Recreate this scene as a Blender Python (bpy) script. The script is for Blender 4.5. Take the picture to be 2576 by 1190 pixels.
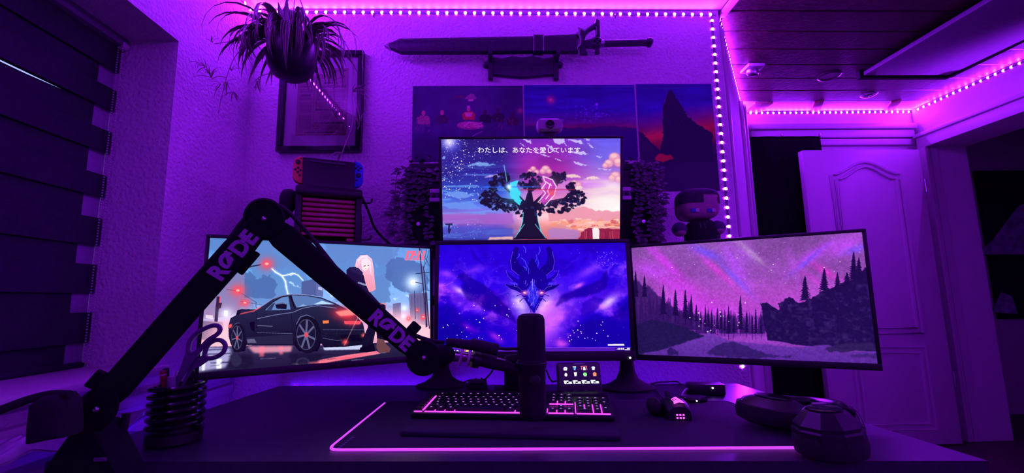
import bpy, bmesh, math, random
import numpy as np
from mathutils import Vector, Matrix

for _o in list(bpy.data.objects):
    bpy.data.objects.remove(_o, do_unlink=True)
SC = bpy.context.scene
COL = SC.collection
PI = math.pi

# ------------------------------------------------------------------ camera, world, exposure
CAM_Z = 1.0231
FPX = 1119.2                      # focal length in pixels of the 2576 px wide frame
CAM_R = np.array([[0.9994757172575417, -0.027564679103609328, -0.01698467186723157],
                  [-0.013015985360454407, 0.13825478681420206, -0.9903111622354137],
                  [0.029645821587854854, 0.990013031423766, 0.13782352075573492]])
cam_data = bpy.data.cameras.new('camera')
cam_data.sensor_fit = 'HORIZONTAL'
cam_data.sensor_width = 36.0
cam_data.lens = 36.0 * FPX / 2576.0
cam_data.clip_start = 0.02
cam = bpy.data.objects.new('camera', cam_data)
COL.objects.link(cam)
_r, _d, _f = CAM_R
cam.matrix_world = Matrix(((_r[0], -_d[0], -_f[0], 0.0), (_r[1], -_d[1], -_f[1], 0.0),
                           (_r[2], -_d[2], -_f[2], CAM_Z), (0, 0, 0, 1)))
SC.camera = cam

world = bpy.data.worlds.new('night')
SC.world = world
world.use_nodes = True
world.node_tree.nodes['Background'].inputs[0].default_value = (0.012, 0.004, 0.03, 1)
world.node_tree.nodes['Background'].inputs[1].default_value = 0.06

SC.view_settings.view_transform = 'Standard'
SC.view_settings.look = 'None'
SC.view_settings.exposure = 0.0
SC.view_settings.gamma = 1.0
SC.view_settings.use_curve_mapping = False

SC.cycles.max_bounces = 4
SC.cycles.diffuse_bounces = 2
SC.cycles.glossy_bounces = 2
SC.cycles.caustics_reflective = False
SC.cycles.caustics_refractive = False

LED_COL = (0.285, 0.010, 1.0)      # violet room strips
LED_STR = 1080.0
PINK = (0.85, 0.06, 1.0)          # pink desk lighting

# ------------------------------------------------------------------ helpers
CAMP = np.array([0, 0, CAM_Z])


def ray(px, py):
    return CAM_R.T @ np.array([(px - 1288.0) / FPX, (py - 595.0) / FPX, 1.0])


def at(px, py, X=None, Y=None, Z=None):
    """the place in the room that a surveyed sight line meets on a known plane"""
    d = ray(px, py)
    if X is not None:
        t = X / d[0]
    elif Y is not None:
        t = Y / d[1]
    else:
        t = (Z - CAM_Z) / d[2]
    return Vector(CAMP + d * t)


def atp(px, py, P, N):
    d = Vector(ray(px, py))
    c = Vector(CAMP)
    N = Vector(N)
    return c + d * ((Vector(P) - c).dot(N) / d.dot(N))


def v3(a):
    return Vector(a)


WM = {}                            # world matrix of every object built here


def link(o, m=None):
    COL.objects.link(o)
    WM[o] = m if m is not None else Matrix.Identity(4)
    return o


def tag(o, label=None, cat=None, group=None, kind=None):
    if label:
        o['label'] = label
    if cat:
        o['category'] = cat
    if group:
        o['group'] = group
    if kind:
        o['kind'] = kind
    return o


def thing(name, label, cat, loc=(0, 0, 0), group=None, rot=None):
    o = bpy.data.objects.new(name, None)
    o.empty_display_size = 0.03
    m = Matrix.Translation(Vector(loc))
    if rot is not None:
        m = m @ rot.to_4x4()
    o.matrix_world = m
    link(o, m)
    return tag(o, label, cat, group)


def place(mesh, name, parent, mw):
    """an object on shared mesh data, put at world matrix mw under parent"""
    o = bpy.data.objects.new(name, mesh)
    if parent is not None:
        o.parent = parent
        o.matrix_basis = WM[parent].inverted() @ mw
    else:
        o.matrix_basis = mw
    return link(o, mw)


def frame(o, x=None, y=None, z=None):
    """matrix from origin and two or three axes"""
    if x is None:
        x = v3(y).cross(v3(z))
    if y is None:
        y = v3(z).cross(v3(x))
    if z is None:
        z = v3(x).cross(v3(y))
    x, y, z = v3(x).normalized(), v3(y).normalized(), v3(z).normalized()
    return Matrix(((x.x, y.x, z.x, o[0]), (x.y, y.y, z.y, o[1]), (x.z, y.z, z.z, o[2]), (0, 0, 0, 1)))


class MB:
    """collects shapes; build() links them as ONE mesh object"""

    def __init__(s):
        s.v, s.f, s.mi, s.uv = [], [], [], {}

    def add(s, vs, fs, M=None, mi=0):
        n = len(s.v)
        if M is not None:
            vs = [M @ v3(v) for v in vs]
        s.v += [tuple(v) for v in vs]
        s.f += [tuple(i + n for i in f) for f in fs]
        s.mi += [mi] * len(fs)
        return s

    def box(s, a, b, M=None, mi=0):
        (x0, y0, z0), (x1, y1, z1) = a, b
        vs = [(x0, y0, z0), (x1, y0, z0), (x1, y1, z0), (x0, y1, z0), (x0, y0, z1), (x1, y0, z1), (x1, y1, z1), (x0, y1, z1)]
        return s.add(vs, [(0, 3, 2, 1), (4, 5, 6, 7), (0, 1, 5, 4), (1, 2, 6, 5), (2, 3, 7, 6), (3, 0, 4, 7)], M, mi)

    def cbox(s, c, sz, M=None, mi=0):
        h = [q / 2 for q in sz]
        return s.box([c[i] - h[i] for i in range(3)], [c[i] + h[i] for i in range(3)], M, mi)

    def bbox(s, c, sz, r=0.003, M=None, mi=0, seg=2):
        """box with rounded edges"""
        bm = bmesh.new()
        bmesh.ops.create_cube(bm, size=1)
        for v in bm.verts:
            v.co = Vector((v.co.x * sz[0], v.co.y * sz[1], v.co.z * sz[2])) + v3(c)
        bmesh.ops.bevel(bm, geom=list(bm.edges), offset=min(r, min(sz) * .49), segments=seg, profile=.5, affect='EDGES', clamp_overlap=True)
        bm.verts.index_update()
        vs = [v.co.copy() for v in bm.verts]
        fs = [tuple(v.index for v in f.verts) for f in bm.faces]
        bm.free()
        return s.add(vs, fs, M, mi)

    def prism(s, poly, d0, d1, M=None, mi=0, hole=None):
        """polygon (x, z) in the local XZ plane, extruded along local Y from d0 to d1"""
        n = len(poly)
        area = sum(poly[i][0] * poly[(i + 1) % n][1] - poly[(i + 1) % n][0] * poly[i][1] for i in range(n))
        if area < 0:
            poly = poly[::-1]
        vs = [(p[0], d0, p[1]) for p in poly] + [(p[0], d1, p[1]) for p in poly]
        fs = [tuple(range(n)), tuple(range(2 * n - 1, n - 1, -1))]
        fs += [(i, i + n, (i + 1) % n + n, (i + 1) % n) for i in range(n)]
        return s.add(vs, fs, M, mi)

    def bprism(s, poly, d0, d1, r=.002, M=None, mi=0, seg=2):
        """prism with rounded edges"""
        bm = bmesh.new()
        f = bm.faces.new([bm.verts.new((p[0], d0, p[1])) for p in poly])
        e = bmesh.ops.extrude_face_region(bm, geom=[f])
        for v in [g for g in e['geom'] if isinstance(g, bmesh.types.BMVert)]:
            v.co.y = d1
        bmesh.ops.recalc_face_normals(bm, faces=list(bm.faces))
        caps = [ed for ed in bm.edges if abs(ed.verts[0].co.y - ed.verts[1].co.y) < 1e-7]
        bmesh.ops.bevel(bm, geom=caps, offset=r, segments=seg, profile=.5, affect='EDGES', clamp_overlap=True)
        bm.verts.index_update()
        vs = [v.co.copy() for v in bm.verts]
        fs = [tuple(v.index for v in f.verts) for f in bm.faces]
        bm.free()
        return s.add(vs, fs, M, mi)

    def tube(s, path, r, n=8, caps=True, M=None, mi=0, closed=False):
        path = [v3(p) for p in path]
        m = len(path)
        rr = r if isinstance(r, (list, tuple)) else [r] * m
        vs, fs = [], []
        up = None
        for i, p in enumerate(path):
            if closed:
                t = path[(i + 1) % m] - path[i - 1]
            else:
                t = path[min(i + 1, m - 1)] - path[max(i - 1, 0)]
            t = t.normalized() if t.length > 1e-9 else Vector((0, 0, 1))
            if up is None:
                up = Vector((0, 0, 1)) if abs(t.z) < .9 else Vector((1, 0, 0))
            u = (up - t * up.dot(t))
            u = u.normalized() if u.length > 1e-6 else t.orthogonal().normalized()
            w = t.cross(u)
            up = u
            for k in range(n):
                a = 2 * PI * k / n
                vs.append(p + (u * math.cos(a) + w * math.sin(a)) * rr[i])
        for i in range(m if closed else m - 1):
            j = (i + 1) % m
            for k in range(n):
                fs.append((i * n + k, i * n + (k + 1) % n, j * n + (k + 1) % n, j * n + k))
        if caps and not closed:
            fs += [tuple(range(n - 1, -1, -1)), tuple((m - 1) * n + k for k in range(n))]
        return s.add(vs, fs, M, mi)

    def lathe(s, prof, n=24, M=None, mi=0, caps=True):
        """profile (radius, z) turned about local Z"""
        vs, fs = [], []
        for (r, z) in prof:
            for k in range(n):
                a = 2 * PI * k / n
                vs.append((r * math.cos(a), r * math.sin(a), z))
        for i in range(len(prof) - 1):
            for k in range(n):
                fs.append((i * n + k, i * n + (k + 1) % n, (i + 1) * n + (k + 1) % n, (i + 1) * n + k))
        if caps:
            fs += [tuple(range(n - 1, -1, -1)), tuple((len(prof) - 1) * n + k for k in range(n))]
        return s.add(vs, fs, M, mi)

    def ball(s, c, r, n=12, m=8, M=None, mi=0, e=1.0):
        """ellipsoid, r a number or three radii; e below 1 squares it off"""
        r = (r, r, r) if not isinstance(r, (tuple, list)) else r
        sg = lambda q: math.copysign(abs(q) ** e, q)
        vs = [(c[0], c[1], c[2] - r[2])]
        for i in range(1, m):
            t = -PI / 2 + PI * i / m
            for k in range(n):
                a = 2 * PI * k / n
                vs.append((c[0] + r[0] * sg(math.cos(t)) * sg(math.cos(a)), c[1] + r[1] * sg(math.cos(t)) * sg(math.sin(a)), c[2] + r[2] * sg(math.sin(t))))
        vs.append((c[0], c[1], c[2] + r[2]))
        fs = [(0, 1 + (k + 1) % n, 1 + k) for k in range(n)]
        for i in range(m - 2):
            for k in range(n):
                fs.append((1 + i * n + k, 1 + i * n + (k + 1) % n, 1 + (i + 1) * n + (k + 1) % n, 1 + (i + 1) * n + k))
        b = 1 + (m - 2) * n
        fs += [(b + k, b + (k + 1) % n, len(vs) - 1) for k in range(n)]
        return s.add(vs, fs, M, mi)

    def quad(s, a, b, c, d, mi=0, uv=None):
        if uv:
            s.uv[len(s.f)] = uv
        return s.add([a, b, c, d], [(0, 1, 2, 3)], None, mi)

    def mesh(s, name, mats, smooth=True, inv=None, ang=38):
        me = bpy.data.meshes.new(name)
        vs = s.v if inv is None else [tuple(inv @ v3(v)) for v in s.v]
        me.from_pydata(vs, [], s.f)
        mats = mats if isinstance(mats, (list, tuple)) else [mats]
        for m in mats:
            me.materials.append(m)
        if len(mats) > 1:
            me.polygons.foreach_set('material_index', s.mi)
        if s.uv:
            ul = me.uv_layers.new(name='UVMap')
            for fi, uvs in s.uv.items():
                for k, li in enumerate(me.polygons[fi].loop_indices):
                    ul.data[li].uv = uvs[k]
        if smooth:
            me.polygons.foreach_set('use_smooth', [True] * len(me.polygons))
            me.set_sharp_from_angle(angle=math.radians(ang))
        me.update()
        return me

    def build(s, name, mats, parent=None, smooth=True, ang=38):
        inv = WM[parent].inverted() if parent is not None else None
        me = s.mesh(name, mats, smooth, inv, ang)
        o = bpy.data.objects.new(name, me)
        if parent is not None:
            o.parent = parent
            return link(o, WM[parent])
        return link(o)

    def solo(s, name, mats, loc, smooth=True, ang=38):
        """one-mesh thing with its origin at loc"""
        m = Matrix.Translation(v3(loc))
        me = s.mesh(name, mats, smooth, m.inverted(), ang)
        o = bpy.data.objects.new(name, me)
        o.matrix_world = m
        return link(o, m)


def smooth_path(pts, n=6):
    """Catmull-Rom through the points"""
    pts = [v3(p) for p in pts]
    out = []
    for i in range(len(pts) - 1):
        p0, p1, p2, p3 = pts[max(i - 1, 0)], pts[i], pts[i + 1], pts[min(i + 2, len(pts) - 1)]
        for k in range(n):
            t = k / n
            out.append(.5 * ((2 * p1) + (p2 - p0) * t + (2 * p0 - 5 * p1 + 4 * p2 - p3) * t * t + (3 * p1 - p0 - 3 * p2 + p3) * t ** 3))
    out.append(pts[-1])
    return out


# ------------------------------------------------------------------ materials
MATS = {}


def mat(name, col, rough=.5, metal=0., var=.08, scale=40., bump=0., bscale=200., emit=None, estr=0., trans=0., spec=.5, wave=None, detail=3.):
    """Principled with procedural noise in colour and relief"""
    if name in MATS:
        return MATS[name]
    m = bpy.data.materials.new(name)
    m.use_nodes = True
    nt = m.node_tree
    b = nt.nodes['Principled BSDF']
    N, L = nt.nodes.new, nt.links.new
    b.inputs['Roughness'].default_value = rough
    b.inputs['Metallic'].default_value = metal
    b.inputs['Specular IOR Level'].default_value = spec
    if trans:
        b.inputs['Transmission Weight'].default_value = trans
    tc = N('ShaderNodeTexCoord')
    no = N('ShaderNodeTexNoise')
    no.inputs['Scale'].default_value = scale
    no.inputs['Detail'].default_value = detail
    L(tc.outputs['Object'], no.inputs['Vector'])
    cr = N('ShaderNodeValToRGB')
    cr.color_ramp.elements[0].position = .3
    cr.color_ramp.elements[1].position = .7
    cr.color_ramp.elements[0].color = (*[c * (1 - var) for c in col], 1)
    cr.color_ramp.elements[1].color = (*[min(1, c * (1 + var)) for c in col], 1)
    L(no.outputs['Fac'], cr.inputs['Fac'])
    L(cr.outputs['Color'], b.inputs['Base Color'])
    if bump:
        n2 = N('ShaderNodeTexNoise')
        n2.inputs['Scale'].default_value = bscale
        n2.inputs['Detail'].default_value = 4
        L(tc.outputs['Object'], n2.inputs['Vector'])
        bp = N('ShaderNodeBump')
        bp.inputs['Strength'].default_value = bump
        bp.inputs['Distance'].default_value = .006
        L(n2.outputs['Fac'], bp.inputs['Height'])
        L(bp.outputs['Normal'], b.inputs['Normal'])
    if emit:
        b.inputs['Emission Color'].default_value = (*emit, 1)
        b.inputs['Emission Strength'].default_value = estr
    MATS[name] = m
    return m


def glass_mat(name, rough=.02):
    m = bpy.data.materials.new(name)
    m.use_nodes = True
    nt = m.node_tree
    nt.nodes.remove(nt.nodes['Principled BSDF'])
    out = nt.nodes['Material Output']
    g = nt.nodes.new('ShaderNodeBsdfGlossy')
    g.inputs['Roughness'].default_value = rough
    t = nt.nodes.new('ShaderNodeBsdfTransparent')
    f = nt.nodes.new('ShaderNodeFresnel')
    f.inputs['IOR'].default_value = 1.5
    mx = nt.nodes.new('ShaderNodeMixShader')
    nt.links.new(f.outputs[0], mx.inputs[0])
    nt.links.new(t.outputs[0], mx.inputs[1])
    nt.links.new(g.outputs[0], mx.inputs[2])
    nt.links.new(mx.outputs[0], out.inputs['Surface'])
    return m


W_WALL = mat('roughcast_wallpaper', (.78, .76, .76), .85, var=.05, scale=70, bump=1.0, bscale=95)
W_PLAS = mat('white_plaster', (.76, .74, .74), .8, var=.04, scale=12, bump=.2, bscale=90)
W_CEIL = mat('white_ceiling', (.76, .74, .74), .6, var=.05, scale=25, bump=.15, bscale=70)
W_LACQ = mat('white_lacquer', (.70, .67, .68), .45, var=.03, scale=8)
WOOD_D = mat('dark_stained_wood', (.085, .045, .035), .5, var=.35, scale=18, bump=.2, bscale=60)
WOOD_B = mat('brown_beam_wood', (.30, .14, .07), .55, var=.3, scale=22)
FLOOR_M = mat('dark_floor_boards', (.09, .06, .05), .55, var=.3, scale=9)
BLACK = mat('black_plastic', (.012, .011, .013), .42, var=.15)
BLACK_M = mat('matt_black', (.010, .009, .011), .75, var=.2, bump=.1)
BLACK_G = mat('gloss_black', (.010, .009, .012), .16, var=.1)
DARK = mat('charcoal_plastic', (.03, .028, .033), .5, var=.15)
CLOTH_B = mat('black_cloth', (.012, .011, .014), .95, var=.3, bump=.3, bscale=260)
DESK_M = mat('black_desk_laminate', (.026, .020, .042), .42, var=.25, scale=60, bump=.06, bscale=400)
STEEL = mat('brushed_steel', (.6, .58, .6), .3, metal=1., var=.1)
WHITE_P = mat('white_plastic', (.75, .73, .74), .4, var=.03)
RED_P = mat('coral_red_plastic', (.98, .30, .12), .45, var=.05)
BLUE_P = mat('bright_blue_plastic', (.02, .22, .85), .45, var=.05)
# ------------------------------------------------------------------ painted pictures (screens, posters, a page)
def homography(src, dst):
    A, b = [], []
    for (x, y), (u, v) in zip(src, dst):
        A += [[x, y, 1, 0, 0, 0, -u * x, -u * y], [0, 0, 0, x, y, 1, -v * x, -v * y]]
        b += [u, v]
    h = np.linalg.solve(np.array(A, float), np.array(b, float))
    return np.array([[h[0], h[1], h[2]], [h[3], h[4], h[5]], [h[6], h[7], 1]])


def vnoise(w, h, sx, sy, rs):
    gx, gy = int(sx) + 2, int(sy) + 2
    g = rs.rand(gy + 1, gx + 1).astype(np.float32)
    x = np.linspace(0, sx, w, dtype=np.float32)
    y = np.linspace(0, sy, h, dtype=np.float32)
    xi, yi = x.astype(int), y.astype(int)
    fx, fy = x - xi, y - yi
    fx, fy = fx * fx * (3 - 2 * fx), (fy * fy * (3 - 2 * fy))[:, None]
    a = g[yi][:, xi] * (1 - fx) + g[yi][:, xi + 1] * fx
    b = g[yi + 1][:, xi] * (1 - fx) + g[yi + 1][:, xi + 1] * fx
    return a * (1 - fy) + b * fy


def fbm(w, h, sx, sy, seed=1, octv=5, gain=.5):
    rs = np.random.RandomState(seed)
    o, a, t = 0, 1., 0
    for k in range(octv):
        o = o + a * vnoise(w, h, sx * 2 ** k, sy * 2 ** k, rs)
        t += a
        a *= gain
    return o / t


def C3(*c):
    return np.array(c, np.float32) / 255.


class Canvas:
    """a small painter; author coordinates are mapped to the canvas by a matrix"""

    def __init__(s, w, h, corners, crop):
        ox, oy, sc = crop
        s.w, s.h = w, h
        s.H = homography(corners, [(0, 0), (w, 0), (w, h), (0, h)]) @ np.array([[1 / sc, 0, ox], [0, 1 / sc, oy], [0, 0, 1]])
        s.a = np.zeros((h, w, 3), np.float32)
        s.rs = np.random.RandomState(7)
        c = np.array(crop)
        x0 = np.linalg.inv(s.H) @ [0, 0, 1]
        x1 = np.linalg.inv(s.H) @ [w, h, 1]
        s.k = w / abs(x1[0] / x1[2] - x0[0] / x0[2])       # canvas px per author unit

    def T(s, p):
        p = np.asarray(p, float)
        q = np.c_[p, np.ones(len(p))] @ s.H.T
        return q[:, :2] / q[:, 2:]

    def mask(s, p, soft=0., pre=False):
        q = p if pre else s.T(p)
        pad = int(soft * 3) + 2
        x0, y0 = np.floor(q.min(0)).astype(int) - pad
        x1, y1 = np.ceil(q.max(0)).astype(int) + pad
        x0, y0, x1, y1 = max(x0, 0), max(y0, 0), min(x1, s.w), min(y1, s.h)
        if x1 <= x0 or y1 <= y0:
            return None
        gx = np.arange(x0, x1)[None, :] + .5
        gy = np.arange(y0, y1) + .5
        m = np.zeros((y1 - y0, x1 - x0), bool)
        n = len(q)
        for i in range(n):
            (ax, ay), (bx, by) = q[i], q[(i + 1) % n]
            if ay == by:
                continue
            rows = (ay > gy) != (by > gy)
            if not rows.any():
                continue
            xi = ax + (gy[rows] - ay) * (bx - ax) / (by - ay)
            m[rows] ^= gx < xi[:, None]
        m = m.astype(np.float32)
        if soft > 0:
            m = blur(m, soft)
        return m, (slice(y0, y1), slice(x0, x1))

    def fill(s, p, col, alpha=1., soft=0., col2=None, pre=False):
        r = s.mask(p, soft, pre)
        if r is None:
            return
        m, sl = r
        col = np.asarray(col, np.float32)
        if col2 is not None:                                # vertical gradient
            t = np.linspace(0, 1, m.shape[0], dtype=np.float32)[:, None, None]
            col = col * (1 - t) + np.asarray(col2, np.float32) * t
        m = (m * alpha)[..., None]
        s.a[sl] = s.a[sl] * (1 - m) + col * m

    def glow(s, x, y, r, col, k=1., ry=None, ang=0.):
        (cx, cy), = s.T([(x, y)])
        r, ry = r * s.k, (ry or r) * s.k
        R = int(max(r, ry) * 2.6) + 1
        x0, x1, y0, y1 = max(int(cx) - R, 0), min(int(cx) + R, s.w), max(int(cy) - R, 0), min(int(cy) + R, s.h)
        if x1 <= x0 or y1 <= y0:
            return
        dx = np.arange(x0, x1)[None, :] - cx
        dy = np.arange(y0, y1)[:, None] - cy
        ca, sa = math.cos(ang), math.sin(ang)
        u, v = dx * ca + dy * sa, -dx * sa + dy * ca
        m = (np.exp(-(u / r) ** 2 - (v / ry) ** 2) * k).astype(np.float32)[..., None]
        m = np.clip(m, 0, 1)
        sl = (slice(y0, y1), slice(x0, x1))
        s.a[sl] = s.a[sl] * (1 - m) + np.asarray(col, np.float32) * m

    def line(s, pts, wd, col, alpha=1., soft=0.):
        pts = np.asarray(pts, float)
        for a, b in zip(pts[:-1], pts[1:]):
            d = b - a
            n = np.array([-d[1], d[0]]) / (np.hypot(*d) + 1e-9) * wd / 2
            e = d / (np.hypot(*d) + 1e-9) * wd * .25
            s.fill([a + n - e, b + n + e, b - n + e, a - n - e], col, alpha, soft)

    def ell(s, x, y, rx, ry, col, alpha=1., soft=0., ang=0., n=28, col2=None):
        t = np.linspace(0, 2 * PI, n, endpoint=False)
        ca, sa = math.cos(ang), math.sin(ang)
        u, v = rx * np.cos(t), ry * np.sin(t)
        s.fill(np.c_[x + u * ca - v * sa, y + u * sa + v * ca], col, alpha, soft, col2)

    def dots(s, n, box, col, rmin, rmax, alpha=1., fn=None):
        x0, y0, x1, y1 = box
        for _ in range(n):
            x, y = s.rs.uniform(x0, x1), s.rs.uniform(y0, y1)
            if fn and not fn(x, y):
                continue
            s.ell(x, y, s.rs.uniform(rmin, rmax), s.rs.uniform(rmin, rmax), col, alpha * s.rs.uniform(.5, 1), n=6)

    def text(s, body, x, y, size, col, shear=0., offset=0., width=None, alpha=1., soft=0., ang=0., hscale=None):
        """x, y the left end of the baseline, in author units"""
        vs, fs = text_mesh(body, 1.0, offset, shear)
        vs = np.array(vs)[:, :2]
        w0 = vs[:, 0].max() - vs[:, 0].min()
        kx = (width / w0) if width else size
        px = (vs[:, 0] - vs[:, 0].min()) * kx
        py = -vs[:, 1] * size
        ca, sa = math.cos(ang), math.sin(ang)
        P = np.c_[x + px * ca - py * sa, y + px * sa + py * ca]
        for f in fs:
            s.fill(P[list(f)], col, alpha, soft)

    def blobby(s, p, amp, seed=1, sub=10):
        """the outline p roughened, for clouds and rocks"""
        rs = np.random.RandomState(seed)
        p = np.asarray(p, float)
        out = []
        n = len(p)
        for i in range(n):
            a, b = p[i], p[(i + 1) % n]
            for k in range(sub):
                t = k / sub
                out.append(a * (1 - t) + b * t + rs.uniform(-amp, amp, 2))
        return out

    def image(s, name):
        a = np.clip(s.a, 0, 1)
        im = bpy.data.images.new(name, s.w, s.h, alpha=False)
        buf = np.ones((s.h, s.w, 4), np.float32)
        buf[..., :3] = a[::-1]
        im.pixels.foreach_set(buf.ravel())
        im.update()
        im.pack()
        return im


def blur(m, r):
    r = max(1, int(round(r)))
    for ax in (0, 1):
        for _ in range(2):
            p = np.pad(m, [(r + 1, r) if a == ax else (0, 0) for a in (0, 1)], mode='edge')
            c = np.cumsum(p, axis=ax, dtype=np.float64)
            n = m.shape[ax]
            if ax == 0:
                m = ((c[2 * r + 1:2 * r + 1 + n] - c[:n]) / (2 * r + 1)).astype(np.float32)
            else:
                m = ((c[:, 2 * r + 1:2 * r + 1 + n] - c[:, :n]) / (2 * r + 1)).astype(np.float32)
    return m


def text_mesh(body, size=1., offset=0., shear=0., align='LEFT', extrude=0.):
    cu = bpy.data.curves.new('lettering', 'FONT')
    cu.body = body
    cu.size = size
    cu.offset = offset
    cu.shear = shear
    cu.align_x = align
    cu.extrude = extrude
    cu.resolution_u = 4
    ob = bpy.data.objects.new('lettering', cu)
    COL.objects.link(ob)
    bpy.context.view_layer.update()
    dg = bpy.context.evaluated_depsgraph_get()
    me = bpy.data.meshes.new_from_object(ob.evaluated_get(dg))
    vs = [tuple(v.co) for v in me.vertices]
    fs = [tuple(p.vertices) for p in me.polygons]
    bpy.data.objects.remove(ob, do_unlink=True)
    bpy.data.curves.remove(cu)
    bpy.data.meshes.remove(me)
    return vs, fs


def image_mat(name, im, emit=0., rough=.5, spec=.5):
    m = bpy.data.materials.new(name)
    m.use_nodes = True
    nt = m.node_tree
    b = nt.nodes['Principled BSDF']
    t = nt.nodes.new('ShaderNodeTexImage')
    t.image = im
    t.extension = 'EXTEND'
    b.inputs['Roughness'].default_value = rough
    b.inputs['Specular IOR Level'].default_value = spec
    if emit:
        b.inputs['Base Color'].default_value = (.01, .01, .012, 1)
        nt.links.new(t.outputs['Color'], b.inputs['Emission Color'])
        b.inputs['Emission Strength'].default_value = emit
    else:
        nt.links.new(t.outputs['Color'], b.inputs['Base Color'])
    return m
# ------------------------------------------------------------------ what the screens show
MON_PX = dict(
    top=[(1110, 350.6), (1561.5, 347.2), (1559, 601), (1114, 605)],
    main=[(1104.9, 616.4), (1573.6, 611), (1587.7, 882.6), (1100, 885)],
    left=[(527.9, 598), (1082.7, 629), (1083.5, 889), (499.8, 938)],
    right=[(1588, 626.5), (2169.4, 585.2), (2209, 913.4), (1603.5, 889.7)])


def lerp3(t, stops):
    """colour ramp on an array t"""
    t = np.asarray(t, np.float32)
    xs = [s_[0] for s_ in stops]
    return np.stack([np.interp(t, xs, [s_[1][k] for s_ in stops]) for k in range(3)], -1).astype(np.float32)


def paint_left():
    c = Canvas(1000, 562, MON_PX['left'], (480, 560, 2.975))
    w, h = c.w, c.h
    yy = np.linspace(0, 1, h, dtype=np.float32)[:, None] * np.ones((1, w), np.float32)
    xx = np.linspace(0, 1, w, dtype=np.float32)[None, :] * np.ones((h, 1), np.float32)
    c.a[:] = lerp3(yy, [(0, C3(96, 145, 205)), (.3, C3(112, 165, 222)), (.52, C3(136, 172, 225)), (.66, C3(196, 160, 205)), (.8, C3(240, 170, 185)), (1, C3(120, 100, 150))])
    n = fbm(w, h, 7, 4, 3, 5)
    n2 = fbm(w, h, 16, 9, 5, 4)
    m = np.clip((n + .25 * n2 - .62 + .10 * (yy < .5)) * 14, 0, 1) * np.clip((.62 - yy) * 8, 0, 1)
    c.a[:] = c.a * (1 - m[..., None] * .6) + C3(80, 116, 172) * m[..., None] * .6
    dk, md = C3(74, 102, 158), C3(92, 128, 184)
    for i, p in enumerate(([(395, 380), (440, 360), (500, 420), (560, 395), (610, 400), (650, 450), (640, 560), (390, 560)],
                           [(480, 170), (640, 170), (800, 230), (900, 300), (860, 350), (720, 330), (600, 340), (490, 270)],
                           [(1005, 165), (1230, 180), (1240, 240), (1180, 300), (1120, 320)],
                           [(1300, 190), (1560, 200), (1550, 260), (1440, 330), (1350, 250)],
                           [(1480, 310), (1540, 270), (1640, 280), (1760, 330), (1790, 520), (1640, 540), (1520, 480), (1460, 400)],
                           [(1380, 420), (1450, 400), (1500, 470), (1500, 600), (1400, 620)])):
        c.fill(c.blobby(p, 14, 11 + i, 7), dk if i in (0, 4) else md, .85, 1.)
    for p in ([(1020, 500), (1100, 520), (1110, 550), (1060, 560)], [(740, 440), (800, 470), (830, 490), (780, 480)], [(1510, 575), (1560, 560), (1540, 585)], [(1600, 550), (1650, 540), (1640, 562)]):
        c.fill(c.blobby(p, 8, 4), C3(188, 218, 245), .8, 1)
    # buildings
    c.fill([(405, 345), (405, 560), (370, 650), (300, 700), (100, 720), (90, 420), (250, 380)], C3(112, 120, 168), .95, col2=C3(150, 120, 165))
    c.fill([(90, 735), (240, 745), (250, 800), (100, 880), (70, 870)], C3(84, 70, 110), .8, 2)
    c.fill([(838, 445), (945, 420), (1000, 470), (1000, 556), (838, 535)], C3(78, 92, 142))
    c.fill([(945, 420), (1000, 470), (1000, 556), (950, 545)], C3(92, 104, 156))
    c.fill([(965, 480), (995, 488), (995, 510), (965, 503)], C3(190, 200, 235), .8)
    c.fill([(1520, 608), (1580, 600), (1582, 720), (1522, 700)], C3(92, 96, 140))
    c.fill([(1640, 535), (1775, 525), (1790, 770), (1650, 745)], C3(96, 92, 136))
    for x in range(1660, 1780, 22):
        c.line([(x, 545), (x + 4, 740)], 4, C3(76, 74, 118), .6)
    # fog
    for (x, y, r, k) in ((255, 850, 120, .9), (330, 760, 60, .5), (1640, 790, 130, .9), (1740, 840, 110, .9), (1560, 720, 70, .6), (640, 930, 120, .5), (1480, 700, 70, .5)):
        c.glow(x, y, r, C3(252, 188, 200), k)
    # lightning
    for p, wd in (([(612, 345), (642, 372), (690, 400), (716, 440), (722, 480), (735, 535)], 9), ([(690, 400), (735, 392), (770, 380), (812, 395), (850, 435)], 6), ([(735, 392), (760, 395), (790, 380)], 4)):
        c.line(p, wd * 2.6, C3(160, 200, 250), .5, 2)
        c.line(p, wd, C3(245, 248, 255))
    # lamps
    c.line([(395, 338), (530, 314)], 6, C3(40, 45, 80))
    c.line([(400, 345), (530, 318)], 4, C3(40, 45, 80))
    c.line([(270, 500), (352, 512), (500, 600)], 3, C3(50, 50, 90))
    c.line([(375, 590), (540, 615)], 3, C3(60, 55, 95))
    c.line([(494, 595), (494, 640)], 4, C3(60, 55, 95))
    for (x, y, r) in ((575, 310, 46), (355, 508, 44), (410, 600, 34), (1745, 705, 26), (1700, 655, 18), (1637, 716, 20)):
        c.glow(x, y, r, C3(255, 70, 80), .85)
        c.ell(x, y, r * .32, r * .2, C3(255, 170, 160))
    c.line([(205, 560), (190, 735)], 26, C3(52, 40, 72))
    c.fill([(190, 600), (235, 600), (225, 640), (195, 650)], C3(60, 35, 60))
    c.line([(218, 555), (214, 600)], 7, C3(235, 60, 80))
    c.fill([(250, 658), (280, 660), (278, 702), (250, 700)], C3(240, 245, 255))
    c.glow(265, 680, 40, C3(225, 235, 255), .7)
    c.fill([(110, 690), (165, 694), (165, 722), (108, 715)], C3(225, 215, 225), .8)
    c.glow(1670, 452, 66, C3(220, 235, 255), .95)
    c.ell(1670, 452, 18, 18, C3(255, 255, 255))
    c.glow(1604, 640, 26, C3(220, 240, 255), .9)
    c.glow(1598, 700, 22, C3(240, 230, 255), .8)
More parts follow.
